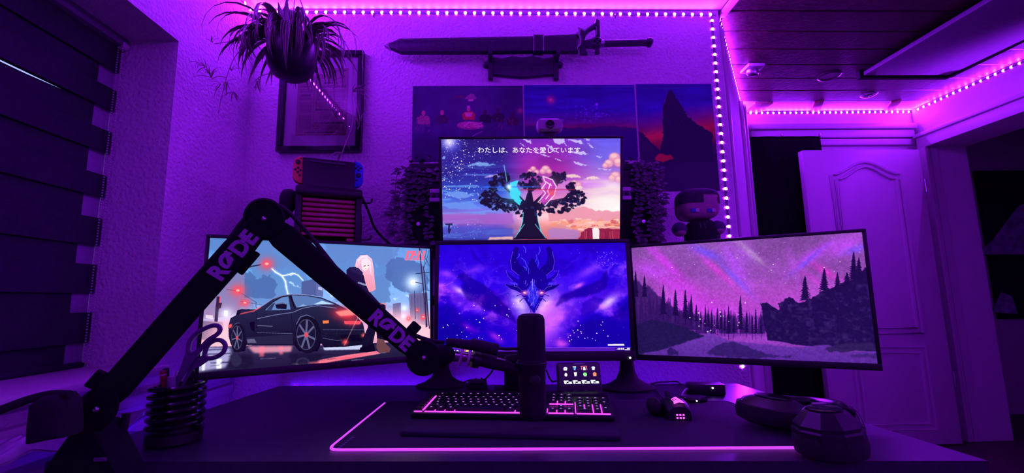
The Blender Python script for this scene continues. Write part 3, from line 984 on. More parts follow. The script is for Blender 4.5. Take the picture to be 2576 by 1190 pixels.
def paint_right():
    c = Canvas(1000, 562, MON_PX['right'], (1560, 560, 2.974))
    w, h = c.w, c.h
    Y, X = np.mgrid[0:h, 0:w].astype(np.float32)
    X /= w
    Y /= h
    c.a[:] = lerp3(Y, [(0, C3(140, 86, 168)), (.3, C3(152, 84, 180)), (.5, C3(186, 84, 206)), (.68, C3(190, 78, 214)), (1, C3(130, 70, 180))])
    n = fbm(w, h, 6, 4, 31, 5)
    n2 = fbm(w, h, 30, 18, 33, 4)
    c.a *= (.86 + .28 * n[..., None])
    pk, bl, mg = C3(214, 72, 240), C3(128, 88, 255), C3(196, 84, 248)
    for (x, y, r, ry, an, col, k) in ((330, 300, 260, 46, .85, pk, .85), (420, 470, 330, 80, .55, pk, .75), (230, 360, 160, 70, .3, mg, .7), (560, 640, 260, 70, .1, pk, .75), (720, 360, 230, 30, .85, C3(226, 74, 226), .75), (640, 230, 150, 40, .5, bl, .8), (860, 330, 230, 60, 1.2, C3(186, 88, 250), .8),
                                      (850, 410, 180, 22, .9, bl, .7), (930, 230, 110, 60, 1.3, C3(186, 100, 245), .6), (1450, 240, 190, 40, -.6, C3(190, 82, 250), .85), (1400, 290, 160, 18, -.7, bl, .8), (1680, 170, 150, 70, -.5, mg, .85), (1770, 200, 90, 30, -.3, bl, .7), (1540, 370, 110, 30, .7, C3(225, 70, 215), .8), (1290, 330, 160, 30, 1.4, C3(180, 90, 225), .5), (1440, 420, 120, 26, .7, C3(210, 74, 220), .6)):
        c.glow(x, y, r, col, k, ry, an)
    c.glow(950, 210, 120, C3(190, 150, 205), .7, 26, .9)
    c.glow(1020, 270, 90, C3(176, 130, 196), .7, 22, .8)
    c.a *= (.95 + .1 * n2[..., None])
    c.dots(560, (90, 80, 1830, 560), C3(225, 190, 240), 1.2, 3, .6)
    c.dots(34, (100, 100, 1800, 480), C3(250, 235, 250), 2.5, 5, .9)
    c.line([(990, 230), (1030, 270), (1040, 300)], 3, C3(200, 170, 215), .7)
    ink, mid, hz = C3(40, 24, 80), C3(64, 34, 110), C3(110, 50, 160)

    def fir(x, top, base, hw, col=ink, al=1.):
        rs = np.random.RandomState(int(x) % 997)
        L = max(5, int((base - top) / 13))
        lf, rt = [], []
        for k in range(L):
            t = (k + 1) / L
            yy = top + (base - top) * t
            r = hw * 1.25 * (t ** .8)
            lf += [(x - r * rs.uniform(.7, 1.1), yy), (x - r * .4, yy - 4)]
            rt += [(x + r * rs.uniform(.7, 1.1), yy + rs.uniform(-4, 4)), (x + r * .4, yy - 4)]
        c.fill([(x, top)] + rt + lf[::-1], col, al)

    # far trees in the haze, then the line of firs
    rs = np.random.RandomState(9)
    c.fill(c.blobby([(560, 690), (800, 700), (1070, 690), (1080, 850), (560, 850)], 10, 3, 8), hz, .6, 5)
    for k in range(46):
        x = rs.uniform(560, 1090)
        fir(x, rs.uniform(640, 720), 830, rs.uniform(10, 18), mid, .85)
    for k in range(40):
        x = rs.uniform(90, 560)
        fir(x, 520 + (x - 90) * .22 + rs.uniform(-30, 60), 800, rs.uniform(16, 28), mid, .8)
    c.fill(c.blobby([(85, 430), (160, 460), (240, 500), (330, 600), (420, 660), (560, 690), (600, 800), (85, 850)], 12, 4, 8), C3(58, 32, 102), .85, 3)
    for (x, t, b, hw) in ((112, 360, 560, 26), (178, 395, 560, 24), (318, 460, 690, 30), (408, 498, 700, 28), (482, 500, 720, 28), (526, 536, 730, 22), (564, 606, 740, 16), (598, 655, 760, 13), (632, 616, 780, 15), (657, 632, 780, 12), (680, 645, 790, 13), (722, 630, 800, 17), (750, 646, 800, 14), (776, 700, 810, 12),
                          (806, 620, 830, 20), (845, 690, 820, 14), (895, 545, 800, 28), (940, 652, 820, 15), (985, 690, 830, 12), (1010, 636, 830, 17), (1050, 690, 830, 12)):
        fir(x, t, b, hw)
        c.line([(x, b - 30), (x, b + 40)], 4, ink, .8)
    c.dots(24, (400, 590, 960, 830), C3(252, 225, 255), 4, 7, 1, lambda x, y: c.rs.rand() < .8)
    # rock and wooded hill on the right
    c.fill(c.blobby([(1046, 602), (1090, 600), (1190, 660), (1184, 600), (1215, 590), (1262, 550), (1335, 605), (1420, 570), (1480, 540), (1500, 510), (1600, 480), (1760, 420), (1840, 330), (1900, 400), (1930, 960), (1500, 930), (1330, 910), (1100, 880), (1070, 760)], 6, 5, 6), C3(42, 26, 84), 1, 1)
    for (x, t, b, hw) in ((1382, 395, 585, 44), (1528, 340, 510, 40), (1628, 370, 500, 30), (1700, 370, 470, 34), (1750, 215, 430, 40), (1790, 260, 440, 40)):
        fir(x, t, b, hw)
    m = c.mask([(1100, 620), (1900, 420), (1930, 930), (1400, 905), (1090, 860)], 6)
    t = m[0] * np.clip((fbm(w, h, 60, 34, 8, 4)[m[1]] - .5) * 3, 0, 1) * .45
    c.a[m[1]] = c.a[m[1]] * (1 - t[..., None]) + C3(96, 66, 140) * t[..., None]
    for k in range(24):
        x, y = rs.uniform(1250, 1880), rs.uniform(620, 860)
        c.line([(x, y), (x + rs.uniform(30, 110), y + rs.uniform(-40, 40))], 4, C3(84, 58, 128), .4, 2)
    # heath on the left and the sandy path
    c.fill(c.blobby([(120, 760), (230, 725), (340, 740), (480, 780), (560, 820), (640, 850), (560, 900), (400, 960), (120, 990)], 6, 6, 6), C3(44, 34, 88), 1, 2)
    c.fill(c.blobby([(110, 985), (300, 950), (480, 890), (620, 850), (650, 815), (700, 840), (820, 880), (1000, 900), (1300, 930), (1560, 910), (1640, 965), (1930, 960), (1940, 1060), (1000, 1030), (110, 990)], 4, 3, 8), C3(118, 66, 176), 1, 2, C3(98, 54, 158))
    c.fill(c.blobby([(640, 975), (720, 910), (840, 890), (940, 920), (1060, 970), (1200, 1000), (1000, 1020), (800, 1000)], 8, 2, 7), C3(62, 40, 112), .95, 2)
    c.fill(c.blobby([(340, 950), (370, 930), (430, 955), (425, 985), (350, 985)], 6, 4, 5), C3(56, 36, 104), .95, 1)
    c.fill(c.blobby([(1520, 930), (1700, 900), (1900, 900), (1930, 950), (1700, 965), (1560, 965)], 7, 5, 7), C3(58, 42, 96), .95, 2)
    c.fill(c.blobby([(1700, 985), (1930, 975), (1930, 1010), (1750, 1000)], 6, 5, 6), C3(66, 42, 112), .8, 3)
    c.fill(c.blobby([(1200, 995), (1280, 990), (1270, 1010), (1210, 1008)], 4, 5, 5), C3(62, 40, 112), .9, 1)
    c.a *= (.9 + .2 * fbm(w, h, 130, 75, 2, 2)[..., None])
    c.a += (np.random.RandomState(1).rand(h, w, 1).astype(np.float32) - .5) * .035
    c.a[:] = np.clip((c.a - .42) * 1.14 + .41, 0, 1)
    return c.image('aurora_wallpaper')


POSTER_PX = [[(1038, 217), (1315.5, 215), (1317, 405), (1036.5, 407)], [(1319.5, 215), (1595, 212.5), (1606, 403), (1321, 405)], [(1599, 212), (1791, 210.5), (1809, 480), (1617, 481)]]


def paint_poster(k):
    px = POSTER_PX[k]
    if k == 0:                       # figures round a lit table under a hanging lamp
        c = Canvas(720, 490, px, (1020, 200, 6.44))
        n = fbm(c.w, c.h, 7, 5, 3, 5)
        c.a[:] = C3(56, 52, 84) * (.7 + .6 * n[..., None])
        c.glow(1060, 520, 420, C3(84, 66, 100), .7, 330)
        c.fill([(950, 320), (1000, 262), (1060, 232), (1110, 245), (1150, 305), (1140, 322)], C3(140, 116, 112))
        c.fill([(780, 270), (960, 255), (940, 318), (770, 300)], C3(110, 70, 66), .5, 4)
        c.fill([(1010, 328), (1100, 324), (1092, 352), (1020, 352)], C3(255, 190, 150), 1, 2)
        sk, cl = C3(205, 135, 110), C3(30, 24, 30)
        for (x, y, col) in ((290, 540, C3(150, 110, 100)), (590, 530, C3(60, 50, 60)), (1020, 470, C3(190, 70, 55)), (1290, 520, C3(34, 30, 40)), (1500, 500, C3(44, 36, 44)), (1740, 560, C3(60, 44, 50))):
            c.fill(c.blobby([(x - 90, y + 190), (x - 100, y + 90), (x - 50, y + 50), (x + 60, y + 50), (x + 110, y + 100), (x + 90, y + 190)], 7, int(x), 4), col, .9, 1)
            c.ell(x, y + 10, 30, 42, sk if x in (1020, 590, 290) else C3(60, 46, 50), .85, 1)
        c.ell(1020, 446, 30, 20, C3(190, 170, 170), .8, 1)
        c.fill([(960, 540), (1085, 540), (1070, 610), (970, 610)], C3(240, 180, 160), .8, 2)
        c.ell(1040, 750, 215, 66, C3(150, 96, 104), 1, 1)
        c.ell(1040, 735, 200, 50, C3(188, 130, 130), .8, 2)
        for q in range(50):
            x, y = c.rs.uniform(850, 1230), c.rs.uniform(690, 790)
            c.fill([(x, y), (x + 40, y - 4), (x + 44, y + 8), (x + 4, y + 10)], (C3(230, 190, 180), C3(120, 60, 70), C3(250, 160, 150))[q % 3], .6)
        for q in range(150):
            x, y = (c.rs.uniform(170, 400), c.rs.uniform(600, 830)) if q % 3 == 0 else ((c.rs.uniform(1440, 1740), c.rs.uniform(620, 820)) if q % 3 == 1 else (c.rs.uniform(480, 720), c.rs.uniform(570, 800)))
            c.line([(x, y), (x + c.rs.uniform(-20, 20), y + c.rs.uniform(10, 40))], 7, (C3(190, 130, 130), C3(150, 96, 104), C3(90, 66, 80))[q % 3], .5)
        c.line([(1080, 925), (1160, 880), (1245, 840)], 8, C3(200, 160, 170), .8)
        c.glow(1860, 510, 50, C3(220, 130, 110), .6)
    elif k == 1:                     # dusk over a dark plain with one low star
        c = Canvas(720, 490, px, (1300, 200, 6.44))
        Y = np.linspace(0, 1, c.h, dtype=np.float32)[:, None] * np.ones((1, c.w), np.float32)
        c.a[:] = lerp3(Y, [(0, C3(52, 50, 140)), (.35, C3(64, 60, 150)), (.5, C3(110, 70, 120)), (.58, C3(150, 70, 80)), (.64, C3(60, 46, 96)), (1, C3(48, 40, 100))])
        c.a *= .8 + .4 * fbm(c.w, c.h, 6, 20, 5, 4)[..., None]
        c.glow(550, 330, 66, C3(255, 130, 120), .85)
        c.ell(550, 330, 16, 16, C3(255, 190, 160), 1, 1)
        for q in range(60):
            c.rs.rand()
            x, y = c.rs.normal(1150, 150), c.rs.normal(560, 60)
            c.glow(x, y, c.rs.uniform(6, 18), C3(140, 140, 220), .6)
        c.line([(960, 560), (1160, 470), (1290, 400)], 6, C3(150, 140, 220), .5, 1)
        c.glow(1290, 398, 22, C3(220, 220, 255), .9)
        c.fill(c.blobby([(60, 760), (400, 740), (900, 790), (1500, 750), (1950, 780), (1950, 1400), (60, 1400)], 12, 3, 12), C3(46, 36, 96), .8, 3)
    else:                            # sunset behind a tall dark rock needle
        c = Canvas(460, 640, px, (1560, 190, 7.44))
        Y = np.linspace(0, 1, c.h, dtype=np.float32)[:, None] * np.ones((1, c.w), np.float32)
        X = np.linspace(0, 1, c.w, dtype=np.float32)[None, :] * np.ones((c.h, 1), np.float32)
        c.a[:] = lerp3(Y + .12 * X, [(0, C3(46, 42, 128)), (.28, C3(58, 56, 150)), (.42, C3(140, 66, 110)), (.52, C3(226, 100, 60)), (.6, C3(170, 70, 60)), (.72, C3(60, 40, 70)), (1, C3(40, 32, 70))])
        c.a *= .8 + .4 * fbm(c.w, c.h, 4, 14, 15, 5)[..., None]
        rock = C3(34, 28, 54)
        c.fill(c.blobby([(300, 1060), (420, 1090), (560, 1250), (760, 1430), (1100, 1560), (1500, 1480), (1900, 1520), (1950, 2200), (350, 2200)], 14, 3, 10), C3(46, 34, 64), 1, 2)
        c.fill(c.blobby([(900, 300), (960, 262), (1010, 330), (1040, 430), (1120, 520), (1180, 640), (1260, 760), (1400, 900), (1600, 1020), (1730, 1100), (1740, 1640), (700, 1640), (760, 1400), (800, 1200), (790, 1000), (800, 800), (790, 640), (850, 470)], 18, 8, 8), rock, 1, 1)
        c.line([(880, 330), (840, 480), (786, 640), (790, 800)], 9, C3(210, 100, 80), .5, 1)
        for q in range(70):
            x, y = c.rs.uniform(790, 1200), c.rs.uniform(330, 1500)
            c.line([(x, y), (x + c.rs.uniform(-30, 40), y + c.rs.uniform(10, 70))], 9, (C3(66, 58, 96), C3(24, 20, 40))[q % 2], .5, 1)
        c.fill(c.blobby([(640, 1540), (760, 1470), (930, 1500), (1010, 1560), (800, 1640), (660, 1610)], 16, 4, 6), C3(226, 80, 56), .9, 2)
    c.a = np.clip(c.a * (1.12 if k else 1.25), 0, 1)
    return c.image('poster_print_%d' % k)


def paint_page():
    px = [(752, 171.5), (877, 171), (871, 341), (742, 340)]
    c = Canvas(420, 560, px, (730, 150, 5.668))
    n = fbm(c.w, c.h, 5, 6, 3, 5)
    c.a[:] = C3(186, 168, 152) * (.85 + .25 * n[..., None])
    ink = C3(66, 56, 60)
    # an old front page: sketched title, headline, columns, small cuts
    for x, r in ((440, 26), (486, 22), (530, 22)):
        c.ell(x, 240, r, 36, ink, .85)
        c.ell(x, 240, r - 8, 27, C3(190, 154, 108), 1)
    c.line([(395, 180), (405, 270), (440, 276)], 8, ink, .8)
    c.line([(640, 165), (800, 150), (715, 205), (780, 240), (620, 290)], 7, ink, .8)
    c.ell(605, 205, 48, 56, C3(104, 80, 70), .7, 2)
    c.ell(640, 185, 18, 40, ink, .7, 2)
    c.line([(440, 300), (520, 290), (640, 300)], 6, ink, .7)
    rs0 = np.random.RandomState(8)

    def scrawl(x0, y0, width, hgt, wd):
        x = x0
        while x < x0 + width:
            if rs0.rand() > .14:
                c.line([(x, y0), (x + hgt * .12, y0 - hgt * rs0.uniform(.6, 1))], wd, ink, .85, .6)
                c.line([(x, y0 - hgt * rs0.choice([.1, .5])), (x + hgt * .34, y0 - hgt * rs0.choice([.1, .5]))], wd * .8, ink, .8, .6)
            x += hgt * .42
    scrawl(480, 340, 200, 22, 6)
    c.text('SCHLAGZEILEN AUS', 410, 395, 46, ink, shear=.3, offset=.022, width=395)
    scrawl(160, 395, 140, 24, 5)
    scrawl(358, 722, 250, 26, 9)
    scrawl(425, 915, 345, 28, 9)
    scrawl(200, 1045, 440, 20, 8)
    c.line([(342, 420), (324, 890)], 5, ink, .8)
    c.line([(350, 575), (800, 580)], 4, ink, .7)
    c.line([(80, 1008), (800, 1010)], 3, ink, .7)
    c.line([(70, 1068), (800, 1070)], 8, C3(150, 90, 60), .8)
    rs = np.random.RandomState(4)

    def column(x0, x1, y0, y1, st=10.5):
        y = y0
        while y < y1:
            x = x0 + rs.uniform(0, 6)
            e = x1 - rs.uniform(0, 26)
            while x < e:
                l = rs.uniform(10, 34)
                c.line([(x, y), (min(x + l, e), y + .4)], 4.4, ink, .72)
                x += l + 5
            y += st
    for a in ((140, 332, 420, 470), (130, 325, 520, 580), (130, 320, 600, 680), (135, 310, 690, 760), (120, 310, 790, 990), (370, 790, 420, 570), (400, 600, 600, 690), (600, 775, 600, 690), (420, 600, 740, 850), (690, 780, 790, 840), (420, 775, 935, 1000)):
        column(*a)
    scrawl(160, 515, 140, 30, 7)
    c.ell(365, 942, 56, 50, ink, .8)
    c.ell(365, 942, 48, 42, C3(176, 140, 100), 1)
    c.line([(335, 960), (360, 915), (385, 965), (400, 930)], 9, ink, .8)
    c.ell(372, 632, 18, 44, ink, .7)
    c.ell(372, 632, 12, 36, C3(180, 146, 104), 1)
    c.fill(c.blobby([(560, 860), (700, 720), (770, 700), (740, 770), (680, 820), (690, 880)], 9, 3, 5), C3(110, 84, 72), .6, 2)
    return c.image('old_page_print')


def paint_deck():
    px = [(1403, 905), (1512, 905), (1512, 965), (1405, 965)]
    c = Canvas(330, 190, px, (1390, 890, 7.0))
    c.a[:] = C3(8, 4, 20)
    wh = C3(238, 250, 242)
    c.fill([(385, 106), (566, 106), (566, 128), (385, 128)], C3(70, 36, 130), .7, 1)
    c.ell(228, 206, 36, 30, wh)
    c.ell(228, 202, 14, 6, C3(20, 60, 40))
    c.fill([(196, 230), (258, 230), (258, 242), (196, 242)], wh)
    c.fill([(364, 168), (424, 168), (424, 186), (412, 240), (384, 240), (376, 186), (364, 186)], C3(90, 160, 245))
    c.fill([(362, 168), (426, 168), (424, 184), (364, 184)], wh)
    for p in ([(514, 168), (618, 168)], [(518, 168), (526, 232)], [(612, 168), (622, 236)]):
        c.line(p, 11, C3(250, 130, 120))
    c.ell(572, 206, 24, 20, wh)
    c.fill([(552, 226), (598, 226), (598, 242), (552, 242)], wh)
    c.ell(738, 202, 32, 28, C3(214, 226, 250))
    c.fill([(712, 230), (764, 230), (764, 242), (712, 242)], C3(214, 226, 250))
    c.fill([(234, 280), (260, 306), (258, 340), (236, 354), (212, 340), (210, 306)], wh)
    c.fill([(376, 276), (434, 276), (432, 300), (424, 350), (388, 350), (384, 300)], wh)
    c.ell(580, 318, 36, 32, C3(120, 232, 110))
    c.ell(754, 318, 34, 32, C3(245, 140, 90))
    c.fill([(556, 344), (606, 344), (606, 354), (556, 354)], wh)
    c.fill([(724, 344), (786, 344), (786, 354), (724, 354)], C3(245, 170, 130))
    for k in range(4):
        x = 190 + k * 160
        c.fill([(x, 424), (x + 86, 424), (x + 86, 446), (x, 446)], wh)
        c.ell(x + 30, 466, 22, 22, wh)
        c.fill([(x + 55, 470), (x + 150, 470), (x + 150, 486), (x + 55, 486)], wh)
        c.ell(x + 118, 456, 32, 12, wh)
    return c.image('control_deck_screen')
# ------------------------------------------------------------------ the room
YW, XL, ZC, XE, YF, XR, ZF, YB = 1.62, -.935, 2.155, .89, 2.60, 2.61, .19, -1.6
DESK_Z = .74


def struct(o):
    o['kind'] = 'structure'
    return o


struct(MB().box((XL - .2, YB - .1, ZF - .06), (4.2, 3.3, ZF)).build('floor', FLOOR_M, smooth=False))
struct(MB().box((XL - .2, YW, ZF), (XE, YW + .1, ZC)).build('wall_back', W_WALL, smooth=False))
NY, NZ0, NZ1 = 1.245, .845, 1.79
struct(MB().box((XL - .2, NY, ZF), (XL, YW, ZC)).box((XL - .2, -.45, NZ1), (XL, NY, ZC)).box((XL - .2, -.45, ZF), (XL, NY, NZ0)).box((XL - .2, YB, ZF), (XL, -.45, ZC)).build('wall_left', W_WALL, smooth=False))
side = struct(MB().prism([(.89, 1.62), (1.53, 2.60), (1.43, 2.66), (.89, 1.73)], ZF, ZC, Matrix(((1, 0, 0, 0), (0, 0, 1, 0), (0, 1, 0, 0), (0, 0, 0, 1)))).build('wall_side', W_PLAS, smooth=False))
struct(MB().box((1.43, YF, ZF), (XR + .25, YF + .1, ZC)).build('wall_far', W_PLAS, smooth=False))
DY0, DZ1 = 2.54, 1.895
struct(MB().box((XR, YB, DZ1), (XR + .25, YF, ZC)).box((XR, DY0, ZF), (XR + .25, YF, DZ1)).box((XR, YB, ZF), (XR + .25, 1.55, DZ1)).build('wall_right', W_PLAS, smooth=False))
struct(MB().box((XL - .2, YB - .1, ZF), (XR + .25, YB, ZC)).build('wall_rear', W_PLAS, smooth=False))
struct(MB().box((XR + .25, 3.05, ZF), (4.2, 3.15, 2.3)).box((4.1, .5, ZF), (4.2, 3.05, 2.3)).box((XR + .25, .4, ZF), (4.2, .5, 2.3)).build('wall_hallway', W_PLAS, smooth=False))
struct(MB().box((XL - .2, YB - .1, ZC), (.90, YW + .1, ZC + .05)).build('ceiling', W_CEIL, smooth=False))
struct(MB().box((XR + .25, .4, 2.3), (4.2, 3.15, 2.35)).build('ceiling_hallway', W_CEIL, smooth=False))

# dark board ceiling over the right half, board by board
wood = struct(MB().box((.90, YB, ZC + .012), (XR + .25, YF + .1, ZC + .05)).build('ceiling_boards', BLACK_M, smooth=False))
y = 2.455
k = 0
while y > YB:
    o = MB().bbox(((.935 + XR) / 2, y - .069, ZC + .006), (XR - .935, .134, .016), .003, seg=1).build('plank', WOOD_D, wood)
    y -= .139
    k += 1
MB().box((1.46, 2.46, ZC), (XR, YF, ZC + .012)).build('plaster_panel', W_CEIL, wood, smooth=False)
for x in (1.95, 2.42):
    MB().bbox((0, 0, 0), (.05, .17, .012), .003, Matrix.Translation((x, 2.525, ZC - .003)) @ Matrix.Rotation(-.5, 4, 'Z')).build('beam', WOOD_B, wood)
MB().bbox((1.585, 2.53, ZC - .004), (.11, .13, .014), .003).build('corner_block', mat('pale_wood_block', (.55, .33, .22), .5, var=.2), wood)
struct(MB().bbox((.917, .05, ZC - .008), (.03, 3.2, .016), .003).build('trim_ceiling', W_LACQ))

# hanging attic hatch, pale panel with black strips for the shade in its open edge
HA, HB = at(2160, 199, Z=ZC - .045), at(2394, 188, Z=ZC - .045)
hx0, hx1, hy1 = HA.x, HB.x, (HA.y + HB.y) / 2
hatch = thing('attic_hatch', 'pale ceiling hatch panel hanging slightly open below dark boards', 'hatch', ((hx0 + hx1) / 2, hy1 - .6, ZC - .05))
hp = mat('grey_hatch_paint', (.15, .13, .17), .6, var=.1)
MB().bbox((0, 0, 0), (hx1 - hx0, 1.30, .022), .004, Matrix.Translation(((hx0 + hx1) / 2, hy1 - .66, ZC - .045)) @ Matrix.Rotation(.02, 4, 'X')).build('panel', hp, hatch)
MB().box((hx0 - .01, hy1, ZC - .05), (hx1 + .012, hy1 + .02, ZC - .004)).box((hx1, hy1 - 1.3, ZC - .05), (hx1 + .02, hy1, ZC - .004)).build('gap_shade', BLACK_M, hatch, smooth=False)  # black strips stand in for the shadow gap on two sides

# trims
ux, uy = (1.53 - .89), (2.60 - 1.62)
ul = math.hypot(ux, uy)
ux, uy = ux / ul, uy / ul
for k, (s0, s1, d) in enumerate(((.05, .09, .012), (.86, 1.155, .02), (.93, 1.02, .03))):
    F = frame((.89 + ux * s0, 1.62 + uy * s0, 0), x=(ux, uy, 0), z=(0, 0, 1))
    struct(MB().bbox(((s1 - s0) / 2, -d / 2 + .001, (ZF + ZC - .05) / 2), (s1 - s0, d, ZC - .05 - ZF), .004, F).build('trim_%d' % (k + 1), W_LACQ))
struct(MB().bbox((2.07, 2.585, 1.995), (1.03, .03, .05), .005).bbox((2.07, 2.578, 2.04), (1.05, .045, .035), .006).bbox((2.07, 2.59, 1.945), (1.02, .02, .04), .004).build('trim_4', W_LACQ))
struct(MB().bbox((XR - .012, DY0 + .02, (ZF + DZ1) / 2), (.024, .07, DZ1 - ZF), .005).bbox((XR - .012, 2.0, DZ1 + .03), (.024, 1.15, .07), .005).build('trim_5', W_LACQ))
struct(MB().bbox((XR - .026, 2.0, DZ1 + .075), (.03, 1.15, .022), .004).build('trim_6', W_LACQ))
struct(MB().box((XR + .02, DY0 - .006, ZF), (XR + .06, DY0, DZ1)).build('trim_7', W_LACQ, smooth=False))

# open white door, seen flat on
door = bpy.data.objects.new('door_1', None)
link(door, Matrix.Translation((2.53, 2.5, ZF)))
door.matrix_world = WM[door]
struct(door)
DY = 2.475
a, b = at(2018, 382, Y=DY), at(2312, 372, Y=DY)
dx0, dx1, dz1 = a.x, b.x, (a.z + b.z) / 2
MB().bbox(((dx0 + dx1) / 2, DY + .02, (ZF + .01 + dz1) / 2), (dx1 - dx0, .04, dz1 - ZF - .01), .004).build('leaf', W_LACQ, door)
px0, px1 = dx0 + .155, dx1 - .14


def moulding(name, pts):
    m = MB()
    m.tube([(p[0], DY - .001, p[1]) for p in pts], .011, 6, closed=True)
    inner = [(p[0] * .93 + .07 * (px0 + px1) / 2, DY + .002, p[1]) for p in pts]
    m.build(name, W_LACQ, door)


zt, zp, zb = at(2100, 440, Y=DY).z, at(2170, 408, Y=DY).z, at(2330, 838, Y=DY).z
n = 14
arch = [(px0 + (px1 - px0) * i / n, zt + (zp - zt) * (.5 - .5 * math.cos(2 * PI * i / n))) for i in range(n + 1)]
moulding('panel_moulding', arch + [(px1, zb), (px0, zb)])
moulding('panel_moulding', [(q[0] * .86 + .14 * (px0 + px1) / 2, q[1] - .028 if i <= n else q[1] + .03) for i, q in enumerate(arch + [(px1, zb), (px0, zb)])])
zl1, zl0 = at(2330, 872, Y=DY).z, at(2340, 1080, Y=DY).z
moulding('panel_moulding', [(px0, zl1), (px1, zl1), (px1, zl0), (px0, zl0)])
moulding('panel_moulding', [(px0 + .03, zl1 - .03), (px1 - .03, zl1 - .03), (px1 - .03, zl0 + .03), (px0 + .03, zl0 + .03)])
MB().tube([(dx1 + .012, DY + .01, z) for z in (.5, .58)], .008).tube([(dx1 + .012, DY + .01, z) for z in (1.6, 1.68)], .008).build('hinge', STEEL, door)

# window behind the blind
win = bpy.data.objects.new('window_1', None)
link(win)
struct(win)
XG = XL - .2
MB().box((XG - .05, -.45, NZ0), (XG - .005, -.38, NZ1)).box((XG - .05, NY - .07, NZ0), (XG - .005, NY, NZ1)).box((XG - .05, -.38, NZ1 - .07), (XG - .005, NY - .07, NZ1)).box((XG - .05, -.38, NZ0), (XG - .005, NY - .07, NZ0 + .07)).build('window_frame', W_LACQ, win, smooth=False)
MB().box((XG - .035, -.38, NZ0 + .07), (XG - .02, NY - .07, NZ1 - .07)).build('pane', mat('night_window_glass', (.05, .06, .1), .1, emit=(.35, .42, 1.), estr=1.3), win, smooth=False)
MB().bbox((XL - .075, .40, NZ0 + .008), (.27, 1.69, .022), .005).build('window_sill', W_LACQ, win)

# ------------------------------------------------------------------ LED strips
LED_M = mat('led_violet', (.8, .7, .9), .4, emit=LED_COL, estr=LED_STR)
TAPE_M = mat('grey_led_tape', (.22, .2, .24), .6, var=.1)
_b = MB()
_b.lathe([(.0062, 0), (.0060, .0018)], 8, caps=False, mi=1)
_b.add([(.0060 * math.cos(2 * PI * k / 8), .0060 * math.sin(2 * PI * k / 8), .0018) for k in range(8)], [tuple(range(8))], mi=0)
LED_SIDE = mat('led_lens_side', (.8, .7, .85), .4)
LED_MESH = _b.mesh('led', [LED_M, LED_SIDE], smooth=False)


def led_strip(label, path, nrm, step=.0362, group='violet led strips', start=.5, skip=(), parent=None):
    path = [v3(p) for p in path]
    nrm = v3(nrm).normalized()
    t = None if parent else thing('led_strip', label, 'led strip', path[0], group)
    m = MB()
    for a, b in zip(path[:-1], path[1:]):
        d = (b - a)
        F = frame((a + b) / 2, x=d, z=nrm)
        m.cbox((0, 0, 0), (d.length, .009, .0012), F)
    if parent:
        t = m.build('light_strip', TAPE_M, parent, smooth=False)
        t['label'] = label
    else:
        m.build('tape', TAPE_M, t, smooth=False)
    L = sum((b - a).length for a, b in zip(path[:-1], path[1:]))
    s = step * start
    i = 0
    while s < L:
        r = s
        for a, b in zip(path[:-1], path[1:]):
            d = b - a
            if r <= d.length:
                break
            r -= d.length
        p = a + d.normalized() * r + nrm * .0006
        if i not in skip:
            place(LED_MESH, 'led', t, frame(p, x=d, z=nrm))
        s += step
        i += 1
    return t


yw = YW - .0012
p0, p1 = at(642, 30, Y=yw), at(1802, 37, Y=yw)
led_strip('violet led strip across the top of the back wall', [p0, (p0 + p1) / 2 + Vector((0, 0, .0)), p1], (0, -1, 0))
q0, q1, q2 = at(1790, 42, Y=yw), at(1834, 590, Y=yw), at(1868, 925, Y=yw)
led_strip('violet led strip hanging vertically beside the sunset poster', [q0, q1, q2], (0, -1, 0))
xl = XL + .0012
led_strip('violet led strip along the left wall above the window', [(xl, 1.60, 2.128), (xl, .42, 2.118)], (1, 0, 0))
sn = Vector((uy, -ux, 0))
s0, s1 = Vector((.89 + ux * .03, 1.62 + uy * .03, 2.140)), Vector((.89 + ux * 1.15, 1.62 + uy * 1.15, 2.140))
led_strip('short violet led strip running back along the boarded ceiling edge', [s0 + sn * .0012, s1 + sn * .0012], sn)
yf = YF - .0012
led_strip('violet led strip across the far wall above the white door', [(at(1866, 284, Y=yf).x, yf, 2.142), (at(2306, 271, Y=yf).x, yf, 2.145)], (0, -1, 0))
xr = XR - .0012
led_strip('violet led strip along the right wall above the doorway', [(xr, 2.57, 2.142), (xr, -1.5, 2.142)], (-1, 0, 0))  # out-of-view stretch towards the rear is added to brighten surfaces facing the camera
led_strip('unseen violet led strip added as fill on the rear wall behind the seat', [(XL + .1, YB + .0012, 2.12), (XR - .1, YB + .0012, 2.12)], (0, 1, 0), .0724)  # added strip out of view, only to light surfaces facing the camera
# ------------------------------------------------------------------ desk
DFL, DFR, DBR, DBL = (-.84, .892), (.815, .768), (.757, 1.462), (-.757, 1.600)
desk = thing('desk', 'wide black desk under the monitors', 'desk', (0, 1.15, ZF))
FT = Matrix(((1, 0, 0, 0), (0, 0, 1, 0), (0, 1, 0, 0), (0, 0, 0, 1)))
MB().prism([DFL, DFR, DBR, DBL], DESK_Z - .026, DESK_Z, FT).build('desktop', DESK_M, desk, smooth=False)
for (x, y) in ((-.76, .98), (.72, .86), (.68, 1.38), (-.70, 1.5)):
    MB().bbox((x, y, (ZF + DESK_Z - .026) / 2), (.05, .05, DESK_Z - .026 - ZF), .005).build('leg', BLACK, desk)
GLOW_M = mat('led_blue_violet', (.8, .7, .9), .4, emit=(.10, .002, 1.0), estr=64)
MESH2 = LED_MESH.copy()
MESH2.materials[0] = GLOW_M
_keep = LED_MESH
LED_MESH = MESH2
d0, d1 = Vector((DBL[0] + .02, DBL[1] + .0012, DESK_Z - .016)), Vector((DBR[0] - .02, DBR[1] + .0012, DESK_Z - .016))
bn = Vector((d1.y - d0.y, -(d1.x - d0.x), 0)).normalized() * -1
